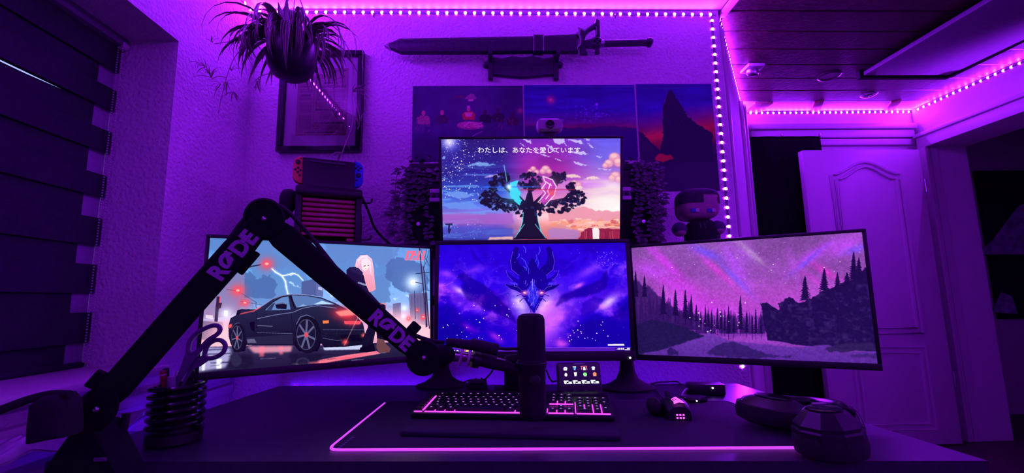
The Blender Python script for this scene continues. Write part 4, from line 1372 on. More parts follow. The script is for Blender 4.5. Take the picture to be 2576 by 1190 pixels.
led_strip('blue violet led strip behind the rear edge of the desk', [d0 + bn * .001, d1 + bn * .001], bn, .05, parent=desk)
e0, e1 = Vector((DFL[0] - .0012, DFL[1] + .05, DESK_Z - .016)), Vector((DBL[0] - .0012, DBL[1] - .03, DESK_Z - .016))
en = Vector((-(e1.y - e0.y), (e1.x - e0.x), 0)).normalized()
e0 = e0 + en * .001
e1 = e1 + en * .001
led_strip('blue violet led strip on the left side of the desk', [e0, e1], en, .05, parent=desk)
LED_MESH = _keep

# ------------------------------------------------------------------ monitors
MON = dict(top=((.0989, 1.2906, .3201), (-.0135, .2009, .0052)), main=((.0927, 1.2554, .0042), (-.057, -.0297, .0079)),
           left=((-.428, 1.1554, -.0007), (.5242, -.0487, .0041)), right=((.6145, 1.1336, -.0112), (-.5076, .0391, -.0021)))
SW, SH = .5313, .2989


def mon_matrix(k):
    c, (ya, pi_, ro) = MON[k]
    R = Matrix.Rotation(ya, 4, 'Z') @ Matrix.Rotation(pi_, 4, 'X') @ Matrix.Rotation(ro, 4, 'Y')
    return Matrix.Translation((c[0], c[1], c[2] + CAM_Z)) @ R


def monitor(k, label, im, estr, bez, bottom, led=None):
    M = mon_matrix(k)
    t = thing('monitor', label, 'monitor', M @ Vector((0, 0, -SH / 2 - bottom)), 'monitors on the desk')
    w, h = SW / 2 + bez, SH / 2
    m = MB()
    z0, z1 = -h - bottom, h + bez
    m.bbox((0, .016, (z0 + z1) / 2), (2 * w, .026, z1 - z0), .004, M)
    m.bbox((0, .040, -.01), (2 * w * .62, .03, (z1 - z0) * .6), .008, M)
    m.build('housing', BLACK, t)
    # raised rim round the picture
    r = MB()
    r.bbox((0, .002, (z1 + h) / 2), (2 * w, .006, z1 - h), .0015, M).bbox((0, .002, (z0 - h) / 2), (2 * w, .006, bottom), .0015, M)
    for s in (-1, 1):
        r.bbox((s * (SW / 2 + bez / 2), .002, 0), (bez, .006, SH), .0015, M)
    r.build('bezel', BLACK, t)
    s = MB()
    q = [M @ Vector(p) for p in ((-SW / 2, .0025, -h), (SW / 2, .0025, -h), (SW / 2, .0025, h), (-SW / 2, .0025, h))]
    s.quad(*q, uv=[(0, 0), (1, 0), (1, 1), (0, 1)])
    s.build('screen', image_mat('screen_' + k, im, estr, .25, .3), t, smooth=False)
    if led:
        MB().ball(M @ Vector(led), .0028, 8, 6).build('power_light', mat('power_led_white', (.9, .9, 1), .4, emit=(.8, .75, 1), estr=6), t)
    return t, M


mt, MT = monitor('top', 'monitor hung above the others showing an evening sky with Japanese lettering', paint_top(), 1.0, .008, .017)
mm, MM_ = monitor('main', 'central monitor with a purple dragon wallpaper and taskbar', paint_main(), 1.0, .011, .026, led=(.262, -.002, -.1675))
ml, ML = monitor('left', 'left angled monitor showing a dark sports car and a clock', paint_left(), 1.12, .008, .016)
mr, MR = monitor('right', 'right angled monitor showing a pink aurora over fir trees', paint_right(), .9, .008, .0155)
# wall arm of the upper monitor
MB().bbox((.09, 1.46, 1.345), (.05, .32, .05), .006).bbox((.09, 1.612, 1.345), (.12, .012, .12), .004).build('wall_arm', BLACK, mt)
# desk stand of the central monitor
bx = at(1272, 972, Z=DESK_Z)
MB().bbox((.045, 1.40, .83), (.068, .05, .18), .006).bbox((.07, 1.345, .93), (.12, .09, .05), .006).bbox((.05, 1.42, DESK_Z + .005), (.14, .10, .010), .004).build('stand', BLACK_M, mm)


def pedestal(foot, monitor_root, M, side_):
    """pole with flared foot and an arm to a side monitor"""
    x, y = foot.x, foot.y
    m = MB()
    m.lathe([(.085, 0), (.085, .006), (.06, .014), (.035, .03), (.024, .055), (.021, .09), (.021, .20)], 20, Matrix.Translation((x, y, DESK_Z)) @ Matrix.Diagonal((1, .8, 1, 1)))
    m.build('stand_foot', BLACK_M, monitor_root)
    a = M @ Vector((0, .055, 0))
    MB().tube([(x, y, DESK_Z + .19), (x, y, a.z - .01)], .017, 12).tube(smooth_path([(x, y, a.z), ((x + a.x) / 2, max(y, a.y) + .02, a.z), (a.x, a.y + .02, a.z), tuple(a)], 5), .016, 10).build('arm', BLACK_M, monitor_root)


pedestal(at(1112, 972, Z=DESK_Z), ml, ML, -1)
pedestal(at(1580, 978, Z=DESK_Z), mr, MR, 1)
# ------------------------------------------------------------------ left window blind
XB = XL - .160
blind = thing('roller_blind', 'dark banded roller blind with bead chain in the window recess', 'blind', (XB, .4, NZ0))
BL_D = mat('dark_blind_fabric', (.024, .021, .036), .9, var=.25, scale=90, bump=.2, bscale=300)
BL_L = mat('pale_blind_fabric', (.42, .38, .48), .9, var=.1, scale=120)
chx = lambda py: 310 - (py - 115) * 73 / 785.
zat = lambda py: at(chx(py) - 6, py, X=XB).z
sq = [(185, 230), (283, 335), (390, 445), (500, 552), (620, 667), (738, 785), (860, 905)]
edges = [NZ1 - .02] + [zat(v) for p in sq for v in p]
for i in range(0, len(edges) - 1, 2):
    zt_, zb_ = edges[i], edges[i + 1]
    MB().bbox((XB, .464, (zt_ + zb_) / 2), (.003, 1.556, zt_ - zb_), .001, seg=1).build('blind_band', BL_D, blind)
zs = zat(284)
ys = at(165, 243, X=XB - .008).y
for nm, xo, y1, m_ in (('backing_layer', -.008, 1.188, BL_D), ('rear_layer', -.014, 1.2445, BL_L)):
    m = MB()
    m.box((XB + xo - .001, -.31, zs - .45 * (xo + .008)), (XB + xo + .001, y1, NZ1 - .02))
    zo = -.45 * (xo + .008)
    m.add([(XB + xo, -.31, zs - .006 + zo), (XB + xo, ys - .10, zs - .0042 + zo), (XB + xo, ys, zs + zo), (XB + xo, y1, zs + zo), (XB + xo, y1, zat(905) - .010), (XB + xo, -.31, zat(905) - .010)], [(0, 1, 2, 3, 4, 5)])
    m.build(nm, m_, blind, smooth=False)
MB().bbox((XB - .004, .46, NZ1 - .014), (.05, 1.57, .026), .006).build('head_rail', mat('grey_blind_rail', (.22, .2, .25), .5), blind)
MB().bbox((XB - .004, .46, zat(905) - .008), (.016, 1.55, .014), .004).build('bottom_bar', BL_D, blind)
MB().lathe([(.012, 0), (.014, .006), (.010, .018), (.004, .02)], 14, frame((XB + .012, 1.224, NZ1 - .024), z=(.3, .95, 0), x=(0, 0, 1))).build('chain_wheel', W_LACQ, blind)
m = MB()
for xo, n0 in ((.022, 0), (.010, .004)):
    z = NZ1 - .03 - n0
    while z > NZ0 + .03:
        m.ball((XB + xo, 1.222, z), .0023, 6, 4)
        z -= .0075
ch = m.build('bead_chain', W_LACQ, blind)

# cable duct along the left wall below the sill and a crumpled plastic cover beside the desk
struct(MB().bbox((XL + .012, 1.0, .785), (.024, 1.22, .026), .004).bbox((XL + .009, 1.0, .735), (.018, 1.22, .03), .004).build('trim_8', W_LACQ))
m = MB()
NX, NYY = 14, 40
wr = fbm(NX + 1, NYY + 1, 5, 7, 9, 3)
vs = [(-.928 + .072 * j / NX, .50 + .66 * i / NYY, .705 + .09 * wr[i, j] + .02 * math.sin(j / NX * PI)) for i in range(NYY + 1) for j in range(NX + 1)]
fs = [(i * (NX + 1) + j, i * (NX + 1) + j + 1, (i + 1) * (NX + 1) + j + 1, (i + 1) * (NX + 1) + j) for i in range(NYY) for j in range(NX)]
m.add(vs, fs)
m.add([(v[0], v[1], v[2] - .004) for v in vs], [f[::-1] for f in fs])
m.add([(-.93, .5, ZF), (-.86, .5, ZF), (-.86, 1.16, ZF), (-.93, 1.16, ZF), (-.925, .51, .722), (-.862, .51, .722), (-.862, 1.15, .722), (-.925, 1.15, .722)], [(0, 3, 2, 1), (4, 5, 6, 7), (0, 1, 5, 4), (1, 2, 6, 5), (2, 3, 7, 6), (3, 0, 4, 7)])
o = m.solo('plastic_cover', mat('crumpled_plastic', (.36, .34, .42), .3, var=.2), (-.9, .83, ZF), ang=60)
tag(o, 'crumpled plastic cover stuffed between the desk and the left wall', 'plastic cover')

# ------------------------------------------------------------------ framed old page
fy = YW - .002
fr = [at(699, 300, Y=YW - .02).x, at(912, 250, Y=YW - .02).x, at(810, 381, Y=YW - .02).z, at(830, 128, Y=YW - .02).z]
pic = thing('picture_frame', 'black framed yellowed newspaper page behind the hanging plant', 'picture', ((fr[0] + fr[1]) / 2, fy, fr[2]))
b = .020
m = MB()
for (x0, x1, z0, z1) in ((fr[0], fr[1], fr[3] - b, fr[3]), (fr[0], fr[1], fr[2], fr[2] + b), (fr[0], fr[0] + b, fr[2] + b, fr[3] - b), (fr[1] - b, fr[1], fr[2] + b, fr[3] - b)):
    m.bbox(((x0 + x1) / 2, fy - .013, (z0 + z1) / 2), (x1 - x0, .026, z1 - z0), .002, seg=1)
m.build('frame', BLACK_G, pic)
MB().box((fr[0] + b, fy - .008, fr[2] + b), (fr[1] - b, fy - .004, fr[3] - b)).build('mat_board', mat('white_mat_board', (.80, .79, .79), .8, var=.02), pic, smooth=False)
pc = [at(*q, Y=fy - .0095) for q in ((742, 340), (871, 341), (877, 171), (752, 171.5))]
x0, x1, z0, z1 = (pc[0].x + pc[3].x) / 2, (pc[1].x + pc[2].x) / 2, (pc[0].z + pc[1].z) / 2, (pc[2].z + pc[3].z) / 2
m = MB()
m.quad((x0, fy - .0095, z0), (x1, fy - .0095, z0), (x1, fy - .0095, z1), (x0, fy - .0095, z1), uv=[(0, 0), (1, 0), (1, 1), (0, 1)])
m.box((x0, fy - .0092, z0), (x1, fy - .0082, z1))
m.build('page', image_mat('old_page', paint_page(), 0, .8, .2), pic, smooth=False)
MB().box((fr[0] + b - .002, fy - .017, fr[2] + b - .002), (fr[1] - b + .002, fy - .015, fr[3] - b + .002)).build('glass', glass_mat('picture_glass'), pic, smooth=False)

# ------------------------------------------------------------------ posters
PL = ['dark poster of people round a lamp-lit table, leftmost of three', 'blue dusk landscape poster with one red star, behind the webcam', 'upright sunset poster with a dark rock needle beside the led strip']
for k in range(3):
    q = [at(*p, Y=YW - .003) for p in POSTER_PX[k]]
    x0, x1, z1, z0 = (q[0].x + q[3].x) / 2, (q[1].x + q[2].x) / 2, (q[0].z + q[1].z) / 2, (q[2].z + q[3].z) / 2
    m = MB()
    yy = YW - .003
    m.quad((x0, yy, z0), (x1, yy, z0), (x1, yy, z1), (x0, yy, z1), uv=[(0, 0), (1, 0), (1, 1), (0, 1)])
    m.box((x0, yy + .0003, z0), (x1, YW - .0005, z1))
    o = m.solo('poster', image_mat('poster_%d' % k, paint_poster(k), 0, .55, .3), ((x0 + x1) / 2, YW, z0), smooth=False)
    tag(o, PL[k], 'poster', 'posters on the back wall')
# two pale comic prints half hidden behind the upper monitor
PRM = mat('pale_comic_print', (.5, .46, .5), .7, var=.75, scale=38, detail=1)
for lab, (a_, b_) in (('pale comic print beside the left speaker plant', ((1078, 408), (1150, 478))), ('pale comic print beside the right speaker plant', ((1540, 402), (1612, 416)))):
    p, q = at(*a_, Y=YW - .003), at(*b_, Y=YW - .003)
    o = MB().box((p.x, YW - .003, q.z), (q.x, YW - .0005, p.z)).solo('comic_print', PRM, ((p.x + q.x) / 2, YW, q.z), smooth=False)
    tag(o, lab, 'print', 'comic prints behind the upper monitor')

# ------------------------------------------------------------------ sword, scabbard and rack
SY = 1.565


def on(pts, Y=SY, org=(0, 0), sc=1.):
    return [(lambda v: (v.x, v.z))(at(org[0] + p[0] / sc, org[1] + p[1] / sc, Y=Y)) for p in pts]


LEATH = mat('dark_scabbard_leather', (.030, .026, .045), .5, var=.3, scale=60, bump=.25, bscale=150)
SILV = mat('tarnished_silver', (.42, .40, .46), .35, metal=.9, var=.15)
GUN = mat('gunmetal', (.05, .045, .07), .35, metal=.6, var=.15)
c0 = at(1210, 115, Y=SY)
scab = thing('scabbard', 'long dark scabbard with pointed silver tip on the wall rack', 'scabbard', c0)
MB().bprism(on([(981, 111), (1008, 99.5), (1180, 96.5), (1340, 93.5), (1452, 88.5), (1454, 135), (1340, 134), (1180, 136), (1008, 136), (981, 124)]), SY - .016, SY + .016, .012).build('sheath', LEATH, scab)
MB().bprism(on([(968, 118), (982, 109.5), (983.5, 126)]), SY - .013, SY + .013, .004).build('tip', SILV, scab)
b_ = MB()
for x in (1342, 1366):
    b_.bprism(on([(x - 1.5, 93), (x + 1.5, 93), (x + 1.5, 134), (x - 1.5, 134)]), SY - .018, SY + .018, .001)
bd = b_.build('band', SILV, scab)
MB().bprism(on([(1343.5, 93.4), (1364.5, 92.8), (1364.5, 134), (1343.5, 134)]), SY - .0172, SY + .0172, .002).build('leather_wrap', LEATH, scab)
MB().bprism(on([(180, 480), (215, 440), (245, 500), (300, 580), (305, 680), (290, 780), (225, 850), (195, 930), (185, 830), (240, 760), (258, 660), (240, 560)], org=(1430, 40), sc=9.917), SY - .018, SY + .018, .002).build('throat', SILV, scab)
sword = thing('sword', 'dark sword hilt with curved guard sheathed in the scabbard', 'sword', at(1500, 115, Y=SY))
o_ = dict(org=(1430, 40), sc=9.917)
MB().bprism(on([(300, 360), (400, 400), (520, 300), (650, 210), (700, 90), (770, 150), (770, 300), (640, 330), (520, 400), (430, 500), (390, 640), (400, 780), (440, 880), (480, 970), (300, 975), (285, 830), (310, 650), (290, 480)], **o_), SY - .009, SY + .009, .003).build('guard', GUN, sword)
MB().bprism(on([(225, 300), (400, 345), (560, 250), (645, 195), (690, 60), (700, 90), (655, 215), (525, 305), (402, 400), (300, 362), (285, 480), (262, 470)], **o_), SY - .006, SY + .006, .002).bprism(on([(660, 300), (700, 320), (700, 520), (672, 520), (690, 400)], **o_), SY - .011, SY + .011, .002).build('guard_rim', SILV, sword)
MB().bprism(on([(705, 130), (772, 130), (780, 540), (705, 540)], **o_), SY - .008, SY + .008, .002).build('upper_strut', GUN, sword)
MB().bprism(on([(660, 860), (765, 860), (770, 950), (655, 955)], **o_), SY - .008, SY + .008, .002).build('lower_strut', GUN, sword)
bc = at(1430 + 700 / 9.917, 40 + 680 / 9.917, Y=SY)
MB().lathe([(.021, -.012), (.021, .010), (.016, .014), (.002, .0145)], 20, frame(bc, z=(0, -1, 0), x=(1, 0, 0))).bprism(on([(380, 640), (600, 600), (600, 800), (380, 790)], **o_), SY - .010, SY + .010, .002).build('boss', GUN, sword)
f_ = MB()
for k in range(4):
    a_ = PI / 2 * k
    u, w = Vector((math.cos(a_), 0, math.sin(a_))), Vector((-math.sin(a_), 0, math.cos(a_)))
    p = bc + Vector((0, -.0155, 0))
    f_.add([p + u * .005, p + u * .0125 + w * .006, p + u * .0125 - w * .006], [(0, 1, 2), (2, 1, 0)])
f_.build('inlay', SILV, sword, smooth=False)
h0, h1 = at(1512, 110, Y=SY), at(1632, 107, Y=SY)
m = MB()
m.tube([h0, h1], .0135, 16)
m.build('grip', LEATH, sword)
m = MB()
for t in (.05, .22, .42, .62, .82):
    p = h0.lerp(h1, t)
    m.ball(p + Vector((0, -.004, .0135)), .0018, 6, 4)
m.build('stud', SILV, sword)
MB().tube([h0 + Vector((-.004, 0, 0)), h0 + Vector((.010, 0, 0))], .0145, 16).build('collar', SILV, sword)
MB().tube([h1 + Vector((-.006, 0, 0)), h1 + Vector((0, 0, 0)), h1 + Vector((.006, 0, 0)), h1 + Vector((.012, 0, -.001)), h1 + Vector((.016, 0, -.002))], [.0165, .0185, .0185, .016, .008], 16).build('pommel', GUN, sword)
RACK_M = mat('dark_lacquered_rack', (.035, .030, .05), .4, var=.3)
RY = YW - .012
rack = thing('sword_rack', 'dark carved wall plaque rack holding up the scabbard', 'rack', at(1315, 200, Y=RY))
MB().bprism(on([(1240, 146), (1262, 149), (1288, 142.5), (1315, 146), (1342, 142.5), (1368, 149), (1390, 146), (1393, 188), (1360, 192), (1315, 195.5), (1270, 192), (1238, 188)], Y=RY), RY - .008, RY + .010, .003).build('plaque', RACK_M, rack)
for (xa, xb, ear) in ((1227, 1240, -1), (1392, 1405, 1)):
    px_ = [(xa, 136), (xb, 136), (xb, 201), (xa + 1, 201)]
    MB().bprism(on(px_, Y=RY), RY - .012, RY + .010, .003).build('post', RACK_M, rack)
    cx = xa - 4 if ear < 0 else xb + 3
    MB().lathe([(.013, -.01), (.013, .008), (.009, .012), (.002, .013)], 14, frame(at(cx, 162, Y=RY), z=(0, -1, 0), x=(1, 0, 0))).build('scroll', RACK_M, rack)
    p = at((xa + xb) / 2, 136.5, Y=RY)
    z_ = on([(1300, 136)], Y=SY)[0][1] - .004
    MB().bbox((p.x, (RY + SY - .02) / 2, z_ - .006), (.014, RY - SY + .03, .010), .003).bbox((p.x, SY - .024, z_ + .002), (.014, .008, .018), .003).build('hook', RACK_M, rack)
# two small screw hooks near the led strip
for lab, p in (('small screw hook in the wall above the sword tip', (943, 41)), ('small screw hook in the wall above the sword grip', (1545, 43))):
    q = at(*p, Y=YW)
    o = MB().tube(smooth_path([q + Vector((0, .004, .004)), q + Vector((0, -.016, .002)), q + Vector((0, -.024, -.006)), q + Vector((0, -.014, -.012)), q + Vector((0, -.006, -.006))], 4), .0016, 6).solo('screw_hook', GUN, q)
    tag(o, lab, 'hook', 'screw hooks by the ceiling')

# ------------------------------------------------------------------ console in its dock on a rack of game cases
KP = at(825, 600, Y=1.40)
ka = .42
KN = Vector((math.sin(ka), -math.cos(ka), 0))
KX = Vector((math.cos(ka), math.sin(ka), 0))
KF = frame(KP, x=KX, z=(0, 0, 1))
KI = KF.inverted()


def kl(px, py, off=0.):
    v = KI @ atp(px, py, KP + KN * off, KN)
    return (v.x, v.z)


gr = thing('game_rack', 'black wall rack filled with red game cases under the console dock', 'rack', KP + Vector((0, .05, -.02)))
l0, l1 = kl(748, 560)[0], kl(900, 560)[0]
zt_, zb_ = kl(820, 480)[1], kl(820, 640)[1]
MB().bbox((l0, .05, (zt_ + zb_) / 2), (.018, .13, zt_ - zb_), .004, KF).bbox((l1, .05, (zt_ + zb_) / 2), (.018, .13, zt_ - zb_), .004, KF).bbox(((l0 + l1) / 2, .112, (zt_ + zb_) / 2), (l1 - l0, .008, zt_ - zb_), .002, KF).bbox(((l0 + l1) / 2, .05, zb_), (l1 - l0, .13, .01), .002, KF).bbox(((l0 + l1) / 2, .045, zt_ - .006), (l1 - l0 + .02, .14, .03), .008, KF).build('rack_body', BLACK, gr)
# bracket to the wall
MB().bbox(((l0 + l1) / 2, .14, (zt_ + zb_) / 2), (.06, .06, .06), .004, KF).build('wall_bracket', BLACK, gr)
for (hx, hy) in ((905, 505), (905, 600)):
    p = KF @ Vector((l1 + .01, .03, kl(hx, hy)[1]))
    MB().tube(smooth_path([p, p + KX * .02, p + KX * .034 + Vector((0, 0, .004)), p + KX * .036 + Vector((0, 0, .016))], 4), .003, 6).build('hook', BLACK, gr)
ords = ['topmost', 'second from the top', 'third from the top', 'fourth from the top', 'fifth from the top', 'sixth from the top', 'seventh from the top', 'eighth from the top']
CASE_M = mat('red_game_case', (.66, .07, .17), .35, var=.1)
for k in range(8):
    zc = kl(820, 504.5 + k * 12.05 + (k > 5) * 1)[1]
    g = thing('game_case', 'red plastic game case in the wall rack, %s' % ords[k], 'game case', KF @ Vector(((l0 + l1) / 2, .05, zc - .005)), 'red game cases in the rack')
    MB().bbox(((l0 + l1) / 2 + .0004 * (k % 3), .05, zc), (l1 - l0 - .021, .105, .0105), .0022, KF).build('shell', CASE_M, g)
    MB().bbox(((l0 + l1) / 2 - .003 * (k % 2), -.0028, zc), (.05, .0012, .004), .0003, KF, seg=1).build('spine_print', mat('spine_print_pale', (.75, .3, .35), .5), g)
zc = kl(880, 604)[1]
o = MB().bbox((kl(881, 604)[0], .05, zc), (.022, .10, .0105), .002, KF).solo('game_card_box', CASE_M, KF @ Vector((kl(881, 604)[0], .05, zc - .005)))
tag(o, 'short red card box at the bottom right of the rack', 'box')

dock = thing('console_dock', 'black console dock standing on the game rack', 'dock', KF @ Vector((0, .03, zt_)))
dpx = [(761, 393.5), (893, 408), (892, 470), (900, 478), (902, 490), (893, 483), (765, 477), (750, 486), (750, 476), (761, 470)]
dpx = [(762, 394), (893, 408), (893, 468), (899, 484), (752, 484), (761, 466)]
d_ = [kl(*p) for p in dpx]
MB().bprism(d_, 0, .05, .004, KF).build('dock_body', BLACK, dock)
q0, q1 = kl(779, 402), kl(868, 413)
MB().bbox(((q0[0] + q1[0]) / 2, -.0012, (q0[1] + q1[1]) / 2 - .002), (q1[0] - q0[0], .004, .007), .001, KF).build('front_lip', mat('dull_grey_plastic', (.07, .06, .08), .4), dock)
con = thing('game_console', 'handheld console with coral and blue controllers slotted in the dock', 'console', KF @ Vector((0, .025, zt_)))
MB().bbox(((d_[0][0] + d_[1][0]) / 2, .026, kl(820, 440)[1]), (d_[1][0] - d_[0][0] + .002, .014, .10), .003, KF).build('tablet', BLACK, con)


def controller(name, m_, xs, ys, left, buttons, stick, small):
    x0, x1 = kl(xs[0], 430)[0], kl(xs[1], 430)[0]
    px = (xs[0] + xs[1]) / 2
    z1, z0 = kl(px, ys[0])[1], kl(px, ys[1])[1]
    r = (x1 - x0) * .85
    pts = []
    if left:
        pts = [(x1, z1), (x1, z0)] + [(x0 + r - r * math.sin(t), z0 + r - r * math.cos(t)) for t in np.linspace(0, PI / 2, 7)] + [(x0 + r - r * math.cos(t), z1 - r + r * math.sin(t)) for t in np.linspace(0, PI / 2, 7)]
    else:
        pts = [(x0, z0), (x0, z1)] + [(x1 - r + r * math.sin(t), z1 - r + r * math.cos(t)) for t in np.linspace(0, PI / 2, 7)] + [(x1 - r + r * math.cos(t), z0 + r - r * math.sin(t)) for t in np.linspace(0, PI / 2, 7)]
    c = MB().bprism(pts, .006, .032, .004, KF).build(name, m_, con)
    yb = .004
    for (bx_, by_) in buttons:
        u = kl(bx_, by_)
        MB().lathe([(.0036, 0), (.0036, .003), (.002, .0038)], 10, KF @ frame((u[0], .0065, u[1]), z=(0, -1, 0), x=(1, 0, 0))).build('button', BLACK, c)
    u = kl(*stick)
    MB().lathe([(.0075, 0), (.006, .003), (.0075, .006), (.006, .008), (.002, .0075)], 14, KF @ frame((u[0], .0065, u[1]), z=(0, -1, 0), x=(1, 0, 0))).build('thumb_stick', BLACK, c)
    for (bx_, by_, w_, h_) in small:
        u = kl(bx_, by_)
        MB().bbox((u[0], .0055, u[1]), (w_, .003, h_), .0006, KF, seg=1).build('button', BLACK, c)


controller('left_controller', RED_P, (736.5, 762), (390, 459), True, [(750, 421), (743, 425), (756, 427), (749.5, 431.5)], (750, 406.5), [(754, 439.5, .006, .006), (757, 397, .006, .002)])
controller('right_controller', BLUE_P, (892.5, 915), (405.5, 471), False, [(902, 417.5), (896.5, 422), (908, 422.5), (902, 427.5)], (902, 440.5), [(897.5, 452.5, .006, .006), (896, 412, .004, .004)])
# a black gamepad hung on the rack's left side
gp = thing('gamepad', 'black gamepad hanging on the left side of the game rack', 'gamepad', KF @ Vector((kl(724, 530)[0], .04, kl(724, 530)[1])))
u0, u1 = kl(724, 474), kl(722, 528)
MB().ball((u0[0], .04, (u0[1] + u1[1]) / 2), (.024, .026, .040), 14, 10, KF, e=.8).ball((u0[0] - .004, .035, u1[1] + .006), (.018, .02, .032), 12, 8, KF).ball((u0[0] + .004, .055, u0[1] - .01), (.022, .02, .022), 12, 8, KF).build('body', BLACK_M, gp)
MB().lathe([(.007, 0), (.005, .006), (.007, .012), (.002, .013)], 12, KF @ frame((u0[0] - .022, .03, u1[1] + .012), z=(-1, -.3, 0), x=(0, 0, 1))).build('thumb_stick', BLACK_M, gp)
# cables from the rack
q = [KF @ Vector((l1 + .008, .02, kl(900, 484)[1])), at(912, 500, Y=1.46), at(926, 530, Y=1.48), at(942, 572, Y=1.5), at(965, 600, Y=1.52), at(1000, 628, Y=1.54)]
tag(MB().tube(smooth_path(q, 6), .0042, 8).solo('power_cable', BLACK, q[0]), 'thick black cable drooping from the game rack to the left monitor', 'cable')
q = [KF @ Vector((l1 + .010, .035, kl(900, 490)[1])), at(906, 520, Y=1.50), at(909, 560, Y=1.50), at(906, 612, Y=1.5)]
tag(MB().tube(smooth_path(q, 6), .0026, 6).solo('thin_cable', BLACK, q[0]), 'thin black cable hanging straight down from the rack hook', 'cable')

# ------------------------------------------------------------------ webcam on the upper monitor
wp = at(1382, 318, Y=1.27)
ws = 1.27 / FPX
cam_t = thing('webcam', 'white rounded webcam with dark lens on top of the upper monitor', 'webcam', at(1382, 347, Y=1.27))
MB().bbox(tuple(wp), (69 * ws, .045, 36 * ws), .016, seg=4).build('casing', WHITE_P, cam_t)
MB().bbox((wp.x, wp.y - .0226, wp.z - .002), (64 * ws, .004, 26 * ws), .0018).build('front_plate', mat('grey_webcam_front', (.42, .40, .44), .5), cam_t)
MB().lathe([(.0125, 0), (.0125, .004), (.010, .005), (.002, .0035)], 22, frame((wp.x - .001, wp.y - .0245, wp.z - .004), z=(0, -1, 0), x=(1, 0, 0))).build('lens', BLACK_G, cam_t)
MB().bbox((wp.x, wp.y - .010, wp.z + 18 * ws), (.014, .002, .0012), .0004, seg=1).build('shutter_slot', BLACK, cam_t)
MB().bbox((wp.x, wp.y + .008, wp.z - .026), (.03, .03, .016), .004).build('clip', BLACK, cam_t)

# ------------------------------------------------------------------ speakers with trailing plants, white mounting rail
rail = MB()
ra, rb = at(1081, 490, Y=1.37), at(1588, 493, Y=1.37)
zz = lambda py: at(1095, py, Y=1.37).z
MB().bbox(((ra.x + rb.x) / 2, 1.375, (zz(475) + zz(485)) / 2), (rb.x - ra.x, .012, zz(475) - zz(485)), .001, seg=1).bbox(((ra.x + rb.x) / 2, 1.375, (zz(498) + zz(507)) / 2), (rb.x - ra.x, .012, zz(498) - zz(507)), .001, seg=1).build('mount_rail', WHITE_P, mt)
rc = MB().bbox(((ra.x + rb.x) / 2, 1.379, zz(491)), (rb.x - ra.x, .01, zz(484) - zz(499)), .001, seg=1).build('rail_slot', mat('violet_grey_plastic', (.16, .13, .2), .5), mt)
for x in (ra.x + .012, ra.x + .030, rb.x - .012, rb.x - .030, (ra.x + rb.x) / 2):
    MB().lathe([(.0058, 0), (.0058, .003), (.003, .0045)], 12, frame((x, 1.374, zz(492)), z=(0, -1, 0), x=(1, 0, 0))).build('screw', BLACK, rc)
LEAF_D = mat('dark_trailing_leaf', (.15, .18, .16), .6, var=.35, scale=30)
STEM_D = mat('plant_stem', (.06, .08, .04), .7, var=.3)
POT_D = mat('dark_planter', (.03, .028, .034), .6, var=.2)
_l = MB()
nl = 5
for i in range(nl + 1):
    t = i / nl
    wdt = .0062 * math.sin(PI * (t ** .8) * .97 + .05)
    _l.v += [(-wdt, .0 + .018 * t, .003 * math.sin(PI * t)), (0, .018 * t, .003 * math.sin(PI * t) - .0012), (wdt, .018 * t, .003 * math.sin(PI * t))]
for i in range(nl):
    a = i * 3
    _l.f += [(a, a + 1, a + 4, a + 3), (a + 1, a + 2, a + 5, a + 4)]
_l.mi = [0] * len(_l.f)
LEAF_MESH = _l.mesh('leaf', LEAF_D)


